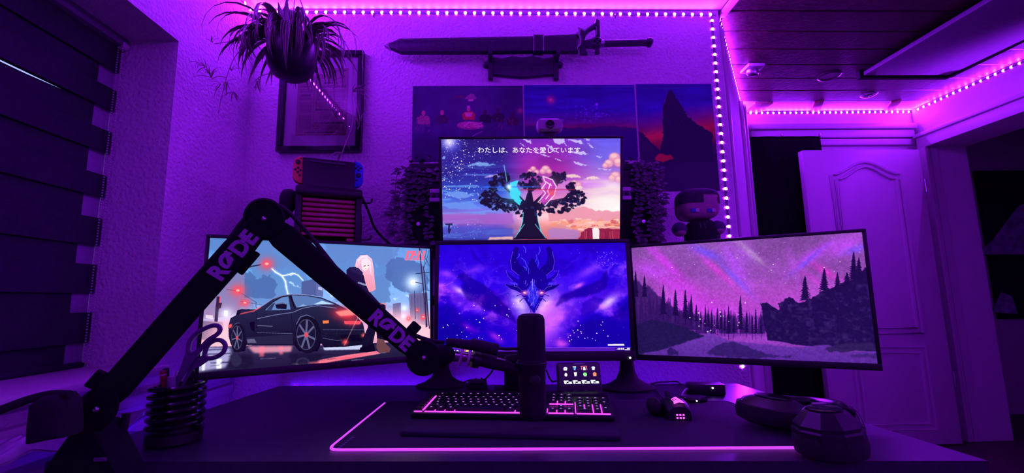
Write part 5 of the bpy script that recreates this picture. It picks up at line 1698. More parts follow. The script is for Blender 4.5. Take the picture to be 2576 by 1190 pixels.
def speaker(side_, x0, x1, knob, lab, plab, vines):
    ypos = 1.43
    a, b = at(x0, 430, Y=ypos), at(x1, 430, Y=ypos)
    z1, z0 = at(x0, 428, Y=ypos).z, at(x0, 640, Y=ypos).z
    t = thing('speaker', lab, 'speaker', ((a.x + b.x) / 2, ypos + .08, z0), 'wall speakers beside the upper monitor')
    MB().bbox(((a.x + b.x) / 2, ypos + .08, (z0 + z1) / 2), (b.x - a.x, .16, z1 - z0), .006).build('cabinet', mat('black_speaker_wood', (.022, .019, .026), .5, var=.2), t)
    MB().bbox(((a.x + b.x) / 2, ypos - .001, (z0 + z1) / 2 - .01), (b.x - a.x - .03, .006, (z1 - z0) * .62), .003).build('grille', CLOTH_B, t)
    k = at(*knob, Y=ypos - .006)
    MB().lathe([(.0075, 0), (.0075, .005), (.006, .007), (.001, .0072)], 18, frame(k, z=(0, -1, 0), x=(1, 0, 0))).build('volume_knob', STEEL, t)
    MB().bbox(((a.x + b.x) / 2, ypos + .17, (z0 + z1) / 2), (.05, .03, .05), .004).build('wall_bracket', BLACK, t)
    # planter and vines
    p = thing('trailing_plant', plab, 'plant', ((a.x + b.x) / 2, ypos + .05, z1), 'trailing plants on the speakers')
    MB().bbox(((a.x + b.x) / 2, ypos + .06, z1 + .014), (b.x - a.x - .02, .10, .026), .006).build('planter', POT_D, p)
    rs = random.Random(11 + side_)
    for (sx, pts) in vines:
        path = [v3(q) for q in pts]
        sp = smooth_path(path, 7)
        MB().tube(sp, .0011, 5).build('stem', STEM_D, p)
        for i in range(1, len(sp) - 1, 2):
            for sd in (-1, 1):
                if rs.random() < .22:
                    continue
                tdir = (sp[i + 1] - sp[i - 1]).normalized()
                out = Vector((sd * rs.uniform(.6, 1), -rs.uniform(.1, .7), rs.uniform(-.5, .25))).normalized()
                up = Vector((rs.uniform(-.3, .3), -1, rs.uniform(.1, .8)))
                F = frame(sp[i], y=out, x=out.cross(up))
                s = rs.uniform(.9, 1.45)
                place(LEAF_MESH, 'leaf', p, F @ Matrix.Scale(s, 4))
    # leafy crown
    for i in range(34):
        q = Vector((rs.uniform(a.x, b.x), ypos + rs.uniform(-.005, .09), z1 + rs.uniform(.012, .045)))
        an = rs.uniform(0, 2 * PI)
        out = Vector((math.cos(an), -abs(math.sin(an)), rs.uniform(-.2, .8))).normalized()
        F = frame(q, y=out, x=out.cross(Vector((0, -.5, 1))))
        place(LEAF_MESH, 'leaf', p, F @ Matrix.Scale(rs.uniform(.9, 1.4), 4))
    return t


def vine(pxs, Y=1.425):
    return (0, [at(px, py, Y=Y - .002 * i) for i, (px, py) in enumerate(pxs)])


speaker(0, 1019, 1147, (1053, 564), 'black wall speaker left of the upper monitor, half covered by vines', 'trailing plant draped over the left speaker beside the game rack',
        [vine([(1026, 424), (1005, 428), (997, 450), (994, 480), (993, 505), (990, 530), (975, 545)]), vine([(1030, 426), (1020, 452), (1008, 480), (1003, 505), (1008, 530), (995, 550), (988, 575), (992, 595)]),
         vine([(1040, 424), (1034, 450), (1030, 480), (1026, 520), (1022, 560), (1018, 590), (1006, 606)]), vine([(1055, 424), (1050, 460), (1058, 500), (1040, 520), (1028, 560), (1024, 600)]),
         vine([(1070, 424), (1076, 450), (1072, 475), (1078, 510), (1080, 550), (1078, 585), (1082, 612)]), vine([(1046, 424), (1044, 470), (1056, 497), (1062, 512)]), vine([(1090, 426), (1098, 440), (1094, 455)]), vine([(1034, 424), (1028, 470), (1024, 540), (1030, 600), (1040, 612)])])
speaker(1, 1527, 1655, (1618, 558), 'black wall speaker right of the upper monitor, half covered by vines', 'trailing plant draped over the right speaker beside the plush doll',
        [vine([(1600, 408), (1609, 430), (1610, 460), (1608, 490), (1606, 510), (1602, 545), (1598, 575), (1610, 595), (1612, 612)]), vine([(1618, 405), (1626, 430), (1632, 460), (1634, 490), (1640, 520), (1640, 550), (1636, 580), (1634, 608)]),
         vine([(1630, 405), (1650, 425), (1656, 445), (1662, 470), (1668, 490), (1668, 510)]), vine([(1640, 410), (1655, 440), (1654, 480), (1658, 520), (1658, 555), (1657, 590), (1660, 606)]),
         vine([(1650, 412), (1662, 450), (1662, 500), (1664, 530), (1668, 545)]), vine([(1610, 405), (1620, 450), (1622, 500), (1640, 530), (1648, 560), (1640, 600)]), vine([(1640, 408), (1644, 460), (1648, 510), (1650, 560), (1646, 606)]), vine([(1604, 410), (1596, 440), (1600, 480)])])

# ------------------------------------------------------------------ plush doll on a small shelf
PY = 1.47
ps = PY / FPX
pb = at(1762, 618, Y=PY)
shelf = MB().bbox((pb.x, YW - .09, pb.z - .008), (.26, .18, .014), .003).solo('wall_shelf', W_LACQ, (pb.x, YW - .09, pb.z - .015))
tag(shelf, 'small white wall shelf under the plush doll', 'shelf')
doll = thing('plush_doll', 'plush doll with big square head and dark hooded jumper beside the led strip', 'plush toy', pb)
SKIN = mat('plush_skin', (.50, .36, .34), .95, var=.1, bump=.3, bscale=400)
HAIR = mat('plush_dark_hair', (.045, .035, .06), .95, var=.2, bump=.3, bscale=400)
HOOD = mat('plush_black_jumper', (.016, .014, .02), .95, var=.2, bump=.3, bscale=400)
hc = at(1753, 517, Y=PY)
MB().ball(tuple(hc), (50 * ps, .052, 40 * ps), 24, 16, e=.55).build('head', SKIN, doll)
# hair cap: upper part of a slightly larger shell, square fringe
m = MB()
m.ball(tuple(hc), (51.5 * ps, .0545, 41.5 * ps), 28, 20, e=.55)
zh, zf = at(1753, 515, Y=PY).z, at(1753, 497, Y=PY).z
keep = []
for f in m.f:
    cz = sum(m.v[i][2] for i in f) / len(f)
    cx = sum(m.v[i][0] for i in f) / len(f)
    cyy = sum(m.v[i][1] for i in f) / len(f)
    front = cyy < hc.y - .03
    lim = zf if (front and hc.x - 8 * ps < cx < hc.x + 42 * ps) else zh
    if cz > lim or cyy > hc.y + .03:
        keep.append(f)
m.f = keep
m.mi = [0] * len(keep)
m.build('hair', HAIR, doll)
for (ex, m_) in ((1744, (.05, .10, .55)), (1785, (.05, .10, .55))):
    e_ = at(ex, 529, Y=PY - .0515)
    MB().bbox(tuple(e_), (11 * ps, .003, 9 * ps), .0006, seg=1).build('eye', mat('plush_blue_eye', m_, .8), doll)
    e_ = at(ex + 10.5, 529, Y=PY - .0515)
    MB().bbox(tuple(e_), (9 * ps, .003, 9 * ps), .0006, seg=1).build('eye_white', mat('plush_eye_white', (.7, .66, .7), .8), doll)
bc_ = at(1765, 585, Y=PY)
MB().ball((bc_.x, bc_.y, (bc_.z + pb.z) / 2 + .012), (44 * ps, .045, .056), 20, 14, e=.8).build('jumper', HOOD, doll)
for sgn, (hx, hy) in ((-1, (1709, 577)), (1, (1806, 572))):
    a_ = at(hx, hy, Y=PY - .02)
    arm = MB().ball(tuple(a_), (19 * ps, .024, 18 * ps), 16, 12).build('arm', mat('plush_sleeve', (.10, .085, .16), .95, var=.1, bump=.3, bscale=400), doll)
    MB().ball((a_.x, a_.y - .002, a_.z - 9 * ps), (15 * ps, .022, 10 * ps), 14, 10).build('hand', SKIN, arm)
for x in (1762, 1773):
    p, q = at(x - 2, 560, Y=PY - .049), at(x + 2, 574, Y=PY - .049)
    MB().tube([p, q], .0014, 6).build('drawstring', mat('grey_cord', (.14, .12, .16), .8), doll)

# ------------------------------------------------------------------ alcove: black cloth, ceiling fittings, hallway hanging
cl = MB()
x0, x1 = at(1886, 345, Y=2.55).x, at(2064, 341, Y=2.55).x
zt_ = at(1970, 343, Y=2.55).z
n1, n2 = 40, 10
vs = [(x0 + (x1 - x0) * i / n1, 2.55 + .003 * math.sin(i * .5) + .002 * math.sin(i * .37 + j), zt_ - (zt_ - ZF - .02) * j / n2) for j in range(n2 + 1) for i in range(n1 + 1)]
fs = [(j * (n1 + 1) + i, (j + 1) * (n1 + 1) + i, (j + 1) * (n1 + 1) + i + 1, j * (n1 + 1) + i + 1) for j in range(n2) for i in range(n1)]
cl.add(vs, fs)
cl.add([(v[0], v[1] + .004, v[2]) for v in vs], [f[::-1] for f in fs])
cur = thing('door_curtain', 'black cloth hung over the far doorway left of the white door', 'curtain', ((x0 + x1) / 2, 2.55, ZF))
cl.build('cloth', mat('black_velvet', (.006, .0055, .007), 1., var=.3, spec=.1), cur)
cl_ = MB()
for px in (1966, 2062):
    p = at(px, 340, Y=2.545)
    cl_.bbox((p.x, 2.545, p.z), (.008, .02, .02), .002, seg=1)
cl_.build('clip', STEEL, cur)
p = at(1893, 176, Z=ZC - .02)
vent = thing('ceiling_vent', 'square white ceiling fitting with curved flap near the strip corner', 'vent', (p.x, p.y, ZC))
MB().bbox((p.x, p.y, ZC - .012), (.085, .085, .018), .006).build('frame', WHITE_P, vent)
MB().lathe([(.03, 0), (.03, .02), (.024, .028), (.004, .03)], 16, Matrix.Translation((p.x, p.y, ZC - .02)) @ Matrix.Rotation(PI, 4, 'X') @ Matrix.Diagonal((1, .7, 1, 1))).build('flap', STEEL, vent)
p = at(2086, 190, Z=ZC - .004)
tag(MB().lathe([(.055, 0), (.055, .005), (.046, .009), (.044, .004), (.002, .004)], 28, Matrix.Translation((p.x, p.y, ZC - .003)) @ Matrix.Rotation(PI, 4, 'X')).solo('downlight_ring', mat('bronze_ring', (.16, .11, .13), .3, metal=.7), (p.x, p.y, ZC)), 'dim round downlight ring in the dark ceiling boards', 'downlight')
p = at(2186, 238, Z=ZC - .004)
sp = thing('spotlight', 'chrome recessed spotlight in the pale strip above the white door', 'spotlight', (p.x, p.y, ZC))
MB().lathe([(.042, 0), (.042, .004), (.034, .010), (.030, .010), (.026, .002), (.002, .002)], 28, Matrix.Translation((p.x, p.y, ZC - .001)) @ Matrix.Rotation(PI, 4, 'X')).build('ring', STEEL, sp)
MB().ball((p.x, p.y, ZC - .004), (.022, .022, .008), 16, 8).build('bulb', BLACK_G, sp)
ta = [at(*q, Y=3.03) for q in ((2452, 430), (2640, 430), (2640, 800), (2458, 800))]
tp = thing('wall_hanging', 'dark cloth hanging with pale triangles seen through the doorway', 'wall hanging', ((ta[0].x + ta[1].x) / 2, 3.04, ta[2].z))
MB().box((ta[0].x, 3.03, ta[2].z), (ta[1].x, 3.045, ta[0].z)).build('cloth', CLOTH_B, tp, smooth=False)
PALE = mat('pale_hanging_print', (.42, .44, .55), .9, var=.4, scale=25)
for pts in ([(2458, 640), (2500, 600), (2560, 520), (2640, 480), (2640, 640)], [(2496, 785), (2518, 735), (2545, 745), (2560, 790)]):
    MB().prism(on(pts, Y=3.028), 3.026, 3.031).build('pale_patch', PALE, tp, smooth=False)
# ------------------------------------------------------------------ spider plant in a hanging pot
HY = 1.25
hs = HY / FPX
pc_ = at(734, 142, Y=HY)
plant = thing('hanging_plant', 'spider plant in a dark round pot hanging before the framed page', 'plant', pc_ + Vector((0, 0, -.078)))
MB().lathe([(.002, -.074), (.028, -.072), (.050, -.059), (.064, -.034), (.070, -.005), (.068, .025), (.061, .045), (.063, .050), (.056, .050), (.052, .036), (.002, .034)], 28, Matrix.Translation(pc_), caps=False).build('pot', mat('dark_glazed_pot', (.022, .018, .026), .4, var=.2), plant)
top = pc_ + Vector((0, 0, .05))
for a in (0, 2.1, 4.2):
    p = top + Vector((.064 * math.cos(a), .064 * math.sin(a), 0))
    MB().tube([p, top + Vector((.006 * math.cos(a), .006 * math.sin(a), .16)), (top.x + .004 * math.cos(a), top.y + .004 * math.sin(a), ZC)], .0014, 6).build('cord', mat('hanging_cord', (.2, .17, .22), .7), plant)
SPID = mat('spider_leaf_green', (.10, .14, .085), .55, var=.4, scale=20)
SPIE = mat('spider_leaf_pale_edge', (.42, .42, .32), .55, var=.2)


def leaf_mesh(L, w, droop, rise, seg=9):
    """arching strap leaf along +X with a pale margin"""
    m = MB()
    rows = []
    x = z = 0.
    ang = rise
    for i in range(seg + 1):
        t = i / seg
        ww = w * (.55 + .9 * t) if t < .35 else w * (.865 * (1 - ((t - .35) / .65) ** 1.8) + .02)
        rows.append([(x, -ww, z + ww * .35), (x, -ww * .5, z + .001), (x, 0, z - ww * .1), (x, ww * .5, z + .001), (x, ww, z + ww * .35)])
        x += math.cos(ang) * L / seg
        z += math.sin(ang) * L / seg
        ang -= droop / seg
    vs = [v for r in rows for v in r]
    for i in range(seg):
        for k in range(4):
            a = i * 5 + k
            m.add([], [])
            m.f.append((a, a + 5, a + 6, a + 1))
            m.mi.append(1 if k in (0, 3) else 0)
    m.v = vs
    return m.mesh('leaf', [SPID, SPIE])


LV = [leaf_mesh(.22, .0070, 2.7, .75), leaf_mesh(.25, .0072, 2.9, .85), leaf_mesh(.18, .0065, 2.5, .6), leaf_mesh(.23, .0078, 2.2, .55), leaf_mesh(.13, .0070, .5, 1.25), leaf_mesh(.20, .0070, 3.2, 1.0)]
rr = random.Random(4)
for i in range(96):
    a = 2 * PI * i / 96 * 5 + rr.uniform(-.3, .3)
    k = rr.choice([0, 1, 2, 3, 5, 5, 1, 0])
    r0 = rr.uniform(.01, .055)
    F = Matrix.Translation(pc_ + Vector((r0 * math.cos(a), r0 * math.sin(a), .038))) @ Matrix.Rotation(a, 4, 'Z') @ Matrix.Rotation(rr.uniform(-.25, .25), 4, 'X') @ Matrix.Scale(rr.uniform(.75, 1.1), 4)
    place(LV[k], 'leaf', plant, F)
for i in range(52):
    a = -PI / 2 + rr.uniform(-1.25, 1.25)
    k = rr.choice([2, 5, 0, 2])
    r0 = rr.uniform(.045, .066)
    F = Matrix.Translation(pc_ + Vector((r0 * math.cos(a), r0 * math.sin(a), .046))) @ Matrix.Rotation(a + rr.uniform(-.4, .4), 4, 'Z') @ Matrix.Rotation(rr.uniform(.35, .8), 4, 'Y') @ Matrix.Scale(rr.uniform(.65, 1.0), 4)
    place(LV[k], 'leaf', plant, F)
# a few stiff upright blades
for (px, py, wd, L0) in ((700, 4, 1.6, .16), (668, 20, .9, .13), (722, -6, 1.9, .15), (752, 40, .8, .07), (692, 52, .8, .08)):
    tip = at(px, py, Y=HY - .02)
    base = pc_ + Vector((.01 if px > 735 else -.015, -.01, .045))
    d = tip - base
    F = frame(base, x=d, y=Vector((0, 0, 1)).cross(d) if abs(d.x) < .5 * d.length else Vector((0, 1, 0)).cross(d))
    F = frame(base, x=d, z=Vector((0, -1, .2)) - d.normalized() * d.normalized().dot(Vector((0, -1, .2))))
    mstr = MB()
    n = 6
    for i in range(n + 1):
        t = i / n
        ww = .0065 * wd * (.6 + .6 * t if t < .5 else .9 * (1 - ((t - .5) / .5) ** 1.6) + .02)
        mstr.v += [(d.length * t, -ww, .002), (d.length * t, 0, 0), (d.length * t, ww, .002)]
    for i in range(n):
        mstr.f += [(i * 3, i * 3 + 3, i * 3 + 4, i * 3 + 1), (i * 3 + 1, i * 3 + 4, i * 3 + 5, i * 3 + 2)]
    mstr.mi = [0] * len(mstr.f)
    place(mstr.mesh('leaf', SPID), 'leaf', plant, F)
TUFT = [leaf_mesh(.055, .0030, 1.2, .3, 6), leaf_mesh(.042, .0028, 1.6, .7, 6), leaf_mesh(.065, .0030, .8, .1, 6)]


def runner(pxs, tufts, Y=HY - .03):
    pts = [at(px, py, Y=Y - .004 * i) for i, (px, py) in enumerate(pxs)]
    r = MB().tube(smooth_path(pts, 6), .0011, 6).build('runner', SPIE, plant)
    for (px, py, n, s, dr) in tufts:
        c = at(px, py, Y=Y - .01)
        for k in range(n):
            a = math.radians(dr) + rr.uniform(-1.3, 1.3)
            d = Vector((math.cos(a), rr.uniform(-.5, .5), math.sin(a)))
            up = Vector((0, rr.uniform(-1, -.2), .6))
            F = frame(c, x=d, y=up.cross(d))
            place(rr.choice(TUFT), 'plantlet_leaf', r, F @ Matrix.Scale(s * rr.uniform(.7, 1.2), 4))


runner([(665, 100), (620, 96), (580, 104), (540, 110)], [(535, 108, 6, .55, 110)])
runner([(660, 92), (625, 106), (590, 145), (570, 195), (560, 235), (553, 265), (549, 285)], [(518, 170, 7, .8, 130), (532, 196, 7, .7, 150), (556, 212, 6, .6, 240), (590, 232, 9, .6, 260), (582, 178, 6, .5, 60), (572, 205, 5, .7, 300), (655, 205, 8, .55, 200), (650, 220, 6, .5, 270)])
runner([(570, 195), (548, 192), (532, 200)], [(525, 185, 5, .6, 140)])
runner([(800, 74), (840, 84), (868, 110), (885, 145), (888, 190), (886, 225), (888, 280), (884, 320), (868, 365), (860, 385)], [(888, 232, 9, .85, 20), (858, 385, 8, .6, 250), (872, 350, 4, .5, 240)])
runner([(886, 228), (896, 260), (905, 300), (900, 325)], [(903, 318, 8, .75, 50)])
runner([(806, 130), (828, 165), (838, 205), (842, 250), (842, 285)], [(842, 290, 10, .8, 70), (846, 296, 6, .6, 20)])
runner([(700, 180), (660, 190), (640, 205)], [(648, 205, 8, .6, 220)])

# ------------------------------------------------------------------ boom arm
ARM_M = mat('black_arm_sleeve', (.006, .005, .008), .9, spec=.2, var=.2, bump=.15, bscale=300)
LET_M = mat('violet_grey_lettering', (.42, .38, .46), .6, var=.03)
A0, A1, A2 = at(243, 1030, Y=.80), at(664, 553, Y=.86), at(1066, 900, Y=.95)
CV = Vector((0, 0, CAM_Z))
boom = thing('boom_arm', 'black jointed microphone boom arm crossing the left monitor', 'boom arm', at(215, 1180, Y=.80))


def arm_frame(p, q):
    d = (q - p).normalized()
    n = (CV - (p + q) / 2)
    n = (n - d * n.dot(d)).normalized()
    return Matrix(((d.x, -n.x, 0, 0), (d.y, -n.y, 0, 0), (d.z, -n.z, 0, 0), (0, 0, 0, 1))), d, n


def arm_segment(name, p, q, w0, w1, t0, t1, th, letters, lt, lsize):
    """flat sleeved arm from p to q; letters along it at fraction lt"""
    d = (q - p).normalized()
    n = (CV - (p + q) / 2)
    n = (n - d * n.dot(d)).normalized()
    u = n.cross(d)                                   # across the arm, as seen
    F = frame(p, x=d, y=-n)
    L = (q - p).length
    prof = [(-.0, -w0 * .6), (L * t0, -w0), (L * .5, -(w0 + w1) / 2), (L * t1, -w1), (L, -w1 * .75), (L, w1 * .75), (L * t1, w1), (L * .5, (w0 + w1) / 2), (L * t0, w0), (0, w0 * .6)]
    o = MB().bprism(prof, -th, th, .008, F, seg=3).build(name, ARM_M, boom)
    vs, fs = text_mesh(letters, 1., .045, 0.)
    xs = [v[0] for v in vs]
    wd = max(xs) - min(xs)
    k = lsize
    G = frame(p + d * (L * lt) + n * (th + .0009), x=d, z=n)
    MB().add([((v[0] - min(xs)) * k, (v[1] - .35) * k * 1.05, 0) for v in vs], fs, G).build('lettering', LET_M, o, smooth=False)
    return o, F, L, u, n, d


lo, LF, LL, lu, ln, ld = arm_segment('lower_arm', A0, A1, .024, .026, .10, .82, .016, 'RØDE', .675, .0375)
up_, UF, UL, uu, un, ud = arm_segment('upper_arm', A1, A2, .026, .021, .12, .88, .016, 'RØDE', .665, .0375)


def knuckle(p, r, n, th, name):
    k = MB().lathe([(r * .9, -th), (r, -th * .7), (r, th * .7), (r * .9, th), (.001, th)], 28, frame(p, z=n, x=(1, 0, 0) if abs(n[0]) < .8 else (0, 0, 1))).build(name, ARM_M, boom)
    MB().ball(p + v3(n) * (th + .001), (.0052, .0052, .0052), 12, 8).build('screw', STEEL, k)


jn = lambda p: (CV - p).normalized()
knuckle(A0, .036, jn(A0), .020, 'base_joint')
knuckle(A1 + Vector((0, 0, .002)), .040, jn(A1), .021, 'elbow_joint')
knuckle(A2, .036, jn(A2), .020, 'end_joint')
# neck plates and small marks at the elbow
MB().bbox((LL * .88, -.018, .003), (.016, .002, .009), .001, LF, seg=1).build('sticker', LET_M, boom)
MB().bbox((LL * .10, .0, .030), (.03, .014, .018), .003, LF).build('clip', ARM_M, boom)
MB().bbox((UL * .865, 0, .030), (.022, .016, .026), .003, UF).build('cable_clip', ARM_M, boom)
MB().bbox((LL * .80, 0, -.03), (.05, .012, .012), .003, LF).build('spring_cover', ARM_M, boom)
# cable that rides over the elbow
pts = [at(x_, y_, Y=z_) for x_, y_, z_ in ((518, 700, .845), (560, 628, .85), (606, 562, .855), (640, 527, .86), (672, 512, .86), (706, 520, .86), (745, 553, .87), (800, 618, .885), (850, 680, .90), (900, 735, .915), (950, 782, .93), (1003, 822, .945))] + [at(1050, 846, Y=.955), at(1085, 857, Y=.965), at(1118, 862, Y=.97)]
MB().tube(smooth_path(pts, 6), .0042, 8).build('cable', BLACK_M, boom)
# foot and clamp
fb = at(212, 1178, Y=.80)
MB().bprism(on([(222, 1060), (262, 1060), (300, 1130), (330, 1190), (120, 1215), (170, 1130)], Y=.80), .775, .835, .006).build('foot', ARM_M, boom)
MB().bbox(tuple(at(252, 1156, Y=.772)), (.020, .002, .006), .0006, Matrix.Identity(4), seg=1).build('maker_plate', mat('dim_plate', (.12, .1, .15), .4), boom)
q = [at(318, 1040, Y=.83), at(312, 1075, Y=.83), at(304, 1110, Y=.84), at(303, 1150, Y=.85)]
MB().tube(smooth_path(q, 6), .0062, 8).build('base_cable', BLACK_M, boom)
# black pouch left of the arm foot
po = thing('padded_pouch', 'black padded pouch with a strap left of the boom arm foot', 'pouch', at(150, 1100, Y=.72))
MB().bprism(on([(112, 1010), (140, 990), (172, 986), (188, 1004), (192, 1060), (190, 1092), (150, 1098), (104, 1108), (106, 1060)], Y=.72), .69, .74, .012, seg=3).build('body', CLOTH_B, po)
MB().tube(smooth_path([at(176, 992, Y=.71), at(130, 992, Y=.71), at(70, 1006, Y=.70), at(-10, 1036, Y=.69)], 5), [.006] * 16, 8).build('strap', CLOTH_B, po)

# ------------------------------------------------------------------ microphone hung from the arm
MY = 1.0
ms = MY / FPX
mic_c = at(1338, 925, Y=MY)
mic = thing('microphone', 'thick black broadcast microphone hanging upright before the keyboard', 'microphone', at(1338, 1056, Y=MY))
zp = lambda py: at(1338, py, Y=MY).z - mic_c.z
mtop, mmid, mlow, mbot = zp(788), zp(903), zp(925), zp(1056)
MB().lathe([(.001, mtop), (.018, mtop - .001), (.027, mtop - .005), (.0305, mtop - .013), (.0308, zp(830)), (.0312, mmid)], 30, Matrix.Translation(mic_c), caps=True).build('foam_windshield', mat('black_foam', (.016, .013, .022), .95, var=.3, scale=300, bump=.5, bscale=900), mic)
MB().lathe([(.0312, mmid), (.0318, mmid - .002), (.0318, mlow), (.0295, mlow - .003), (.0290, zp(1010)), (.0285, mbot + .014), (.025, mbot + .005), (.016, mbot), (.001, mbot)], 30, Matrix.Translation(mic_c), caps=False).build('body', BLACK_M, mic)
MB().tube([mic_c + Vector((.0330 * math.cos(t), .0330 * math.sin(t), mmid - .008)) for t in np.linspace(0, 2 * PI, 30, endpoint=False)], .0022, 6, closed=True).build('ring', BLACK, mic)
# yoke
yk = [mic_c + Vector((-.034, -.002, zp(912))), at(1285, 905, Y=MY - .01), at(1270, 897, Y=MY), at(1272, 915, Y=MY), at(1300, 940, Y=MY - .02), mic_c + Vector((-.006, -.036, zp(955)))]
MB().tube(smooth_path([at(1302, 893, Y=MY), at(1276, 897, Y=MY), at(1271, 905, Y=MY), at(1275, 918, Y=MY), at(1296, 928, Y=MY)], 5), .0026, 6).build('yoke', BLACK, mic)
MB().tube([at(1195, 900, Y=.985), at(1240, 912, Y=.99), at(1276, 922, Y=.995), at(1312, 935, Y=MY)], [.015, .0145, .012, .009], 12).build('mount_tube', BLACK_M, mic)
MB().tube([at(1250, 902, Y=.972), at(1272, 906, Y=.972)], .0018, 6).build('mount_edge', STEEL, mic)
MB().lathe([(.010, 0), (.012, .003), (.010, .008), (.002, .009)], 14, frame(at(1345, 956, Y=MY - .031), z=(0, -1, 0), x=(1, 0, 0))).build('pivot_knob', BLACK, mic)
# swivel with silver washers between arm and microphone
sw = MB()
MB().ball(at(1120, 893, Y=.955), (.021, .02, .020), 16, 10).tube([A2, at(1120, 893, Y=.955)], .024, 12).build('swivel', ARM_M, boom)
MB().tube([at(1132, 891, Y=.96), at(1205, 902, Y=.985)], .0085, 12).build('threaded_rod', STEEL, boom)
for (x, y, h) in ((1160, 897, .019), (1180, 901, .017)):
    c = at(x, y, Y=.968)
    MB().bbox((0, 0, 0), (.007, .016, h * 1.9), .002, Matrix.Translation(c) @ Matrix.Rotation(.18, 4, 'Y')).build('washer_tab', STEEL, boom)
MB().tube([at(1188, 903, Y=.975), at(1204, 906, Y=.98)], .0175, 14).build('lock_nut', BLACK, boom)
# plug on the cable
pl = thing('cable_plug', 'black round cable plug lying along the microphone mount', 'plug', at(1180, 872, Y=.965))
MB().tube([at(1122, 862, Y=.962), at(1130, 861, Y=.962), at(1182, 868, Y=.962), at(1186, 866, Y=.962), at(1250, 880, Y=.962), at(1253, 881, Y=.962)], [.0075, .0092, .0105, .0125, .0125, .010], 16).build('sleeve', BLACK_M, pl)
MB().bbox(tuple(at(1190, 858, Y=.958)), (.010, .01, .006), .002).build('latch', BLACK, pl)
MB().tube(smooth_path([at(1252, 876, Y=.962), at(1275, 878, Y=.98), at(1300, 878, Y=.985), at(1330, 884, Y=1.028)], 5), .0034, 8).build('lead', BLACK, pl)

# ------------------------------------------------------------------ spring shaped pen cup, scissors, pens
cb = at(437, 1112, Z=DESK_Z)
cup = thing('pen_cup', 'black coil spring pen cup on the left of the desk', 'pen cup', cb)
MB().lathe([(.040, 0), (.050, .004), (.050, .022), (.036, .024), (.036, .112), (.038, .116), (.034, .116), (.033, .030), (.001, .03)], 24, Matrix.Translation(cb), caps=False).build('inner_cup', BLACK, cup)
hel = [cb + Vector((.0475 * math.cos(t), .0475 * math.sin(t), .026 + .0150 * t / (2 * PI))) for t in np.linspace(0, 2 * PI * 6.1, 150)]
MB().tube(hel, .0046, 8).build('coil', BLACK_G, cup)
SY2 = cb.y - .004
sc = thing('scissors', 'pair of dark violet handled scissors standing in the pen cup', 'scissors', (cb.x, cb.y, DESK_Z + .05))
SCM = mat('dull_purple_handle', (.16, .13, .22), .5, var=.1)


def ring(pxs, name, Y):
    MB().tube([at(370 + u / 3.839, 800 + v / 3.839, Y=Y) for u, v in pxs], .0048, 10, closed=True).build(name, SCM, sc)


def closedspl(p, n=5):
    q = [Vector((a, b, 0)) for a, b in p]
    out = []
    N = len(q)
    for i in range(N):
        p0, p1, p2, p3 = q[i - 1], q[i], q[(i + 1) % N], q[(i + 2) % N]
        for k in range(n):
            t = k / n
            r = .5 * ((2 * p1) + (p2 - p0) * t + (2 * p0 - 5 * p1 + 4 * p2 - p3) * t * t + (3 * p1 - p0 - 3 * p2 + p3) * t ** 3)
            out.append((r.x, r.y))
    return out


ring(closedspl([(400, 310), (420, 215), (500, 135), (610, 80), (680, 75), (705, 110), (680, 155), (590, 215), (530, 280), (480, 330), (440, 345)]), 'finger_loop', SY2)
ring(closedspl([(560, 330), (590, 260), (660, 215), (720, 220), (755, 265), (735, 330), (670, 375), (600, 390), (560, 370)]), 'finger_loop', SY2 + .006)
S = lambda u, v, Y: at(370 + u / 3.839, 800 + v / 3.839, Y=Y)
sp_ = lambda pts, Y: [(lambda q: (q.x, q.z))(S(u, v, Y)) for u, v in pts]
MB().bprism(sp_([(385, 320), (470, 335), (540, 300), (420, 470), (340, 580), (280, 690), (250, 690), (330, 480)], SY2), SY2 - .004, SY2 + .002, .001).build('shank', SCM, sc)
MB().bprism(sp_([(550, 350), (600, 400), (500, 470), (430, 500), (370, 600), (330, 690), (300, 690), (400, 480), (470, 390)], SY2), SY2 + .002, SY2 + .007, .001).build('shank', SCM, sc)
for lab, x, y0, m_, r in (('red marker pen standing at the left of the pen cup', 410, 932, mat('dark_red_pen', (.30, .03, .03), .4), .0065), ('pale highlighter pen standing in the middle of the pen cup', 432, 946, mat('pale_pen', (.34, .3, .4), .4), .0085), ('black pen standing behind the red marker in the pen cup', 417, 926, BLACK, .006), ('thin silver pen standing beside the scissors in the pen cup', 446, 934, STEEL, .0032), ('black felt pen standing at the right of the pen cup', 482, 930, BLACK, .007)):
    dy = {410: .006, 432: -.016, 417: .020, 446: -.002, 482: .008}[x]
    tp_ = at(x, y0, Y=cb.y + dy)
    bt = Vector((cb.x + (tp_.x - cb.x) * .55, cb.y + dy * .8, DESK_Z + .034))
    t = thing('pen', lab, 'pen', bt, 'pens in the spring cup')
    d = (tp_ - bt)
    MB().tube([bt, bt + d * .8], r, 12).build('barrel', m_, t)
    MB().tube([bt + d * .8, bt + d * .82, bt + d * .985, tp_], [r * .8, r * .92, r * .92, r * .7], 12).build('cap', m_ if m_ is not mat('pale_pen', (0, 0, 0)) else m_, t)
    if x == 410:
        MB().tube([bt + d * .9, bt + d * .93], r * .97, 12).build('stripe', mat('pen_stripe', (.55, .4, .42), .4), t)

# ------------------------------------------------------------------ desk pad with lit edge
pf = [at(823, 1136, Z=DESK_Z), at(2085, 1130, Z=DESK_Z), at(1831, 1012, Z=DESK_Z), at(974, 1012, Z=DESK_Z)]
pad = thing('desk_pad', 'wide black desk pad with a glowing pink edge', 'desk pad', (pf[0] + pf[1]) / 2)


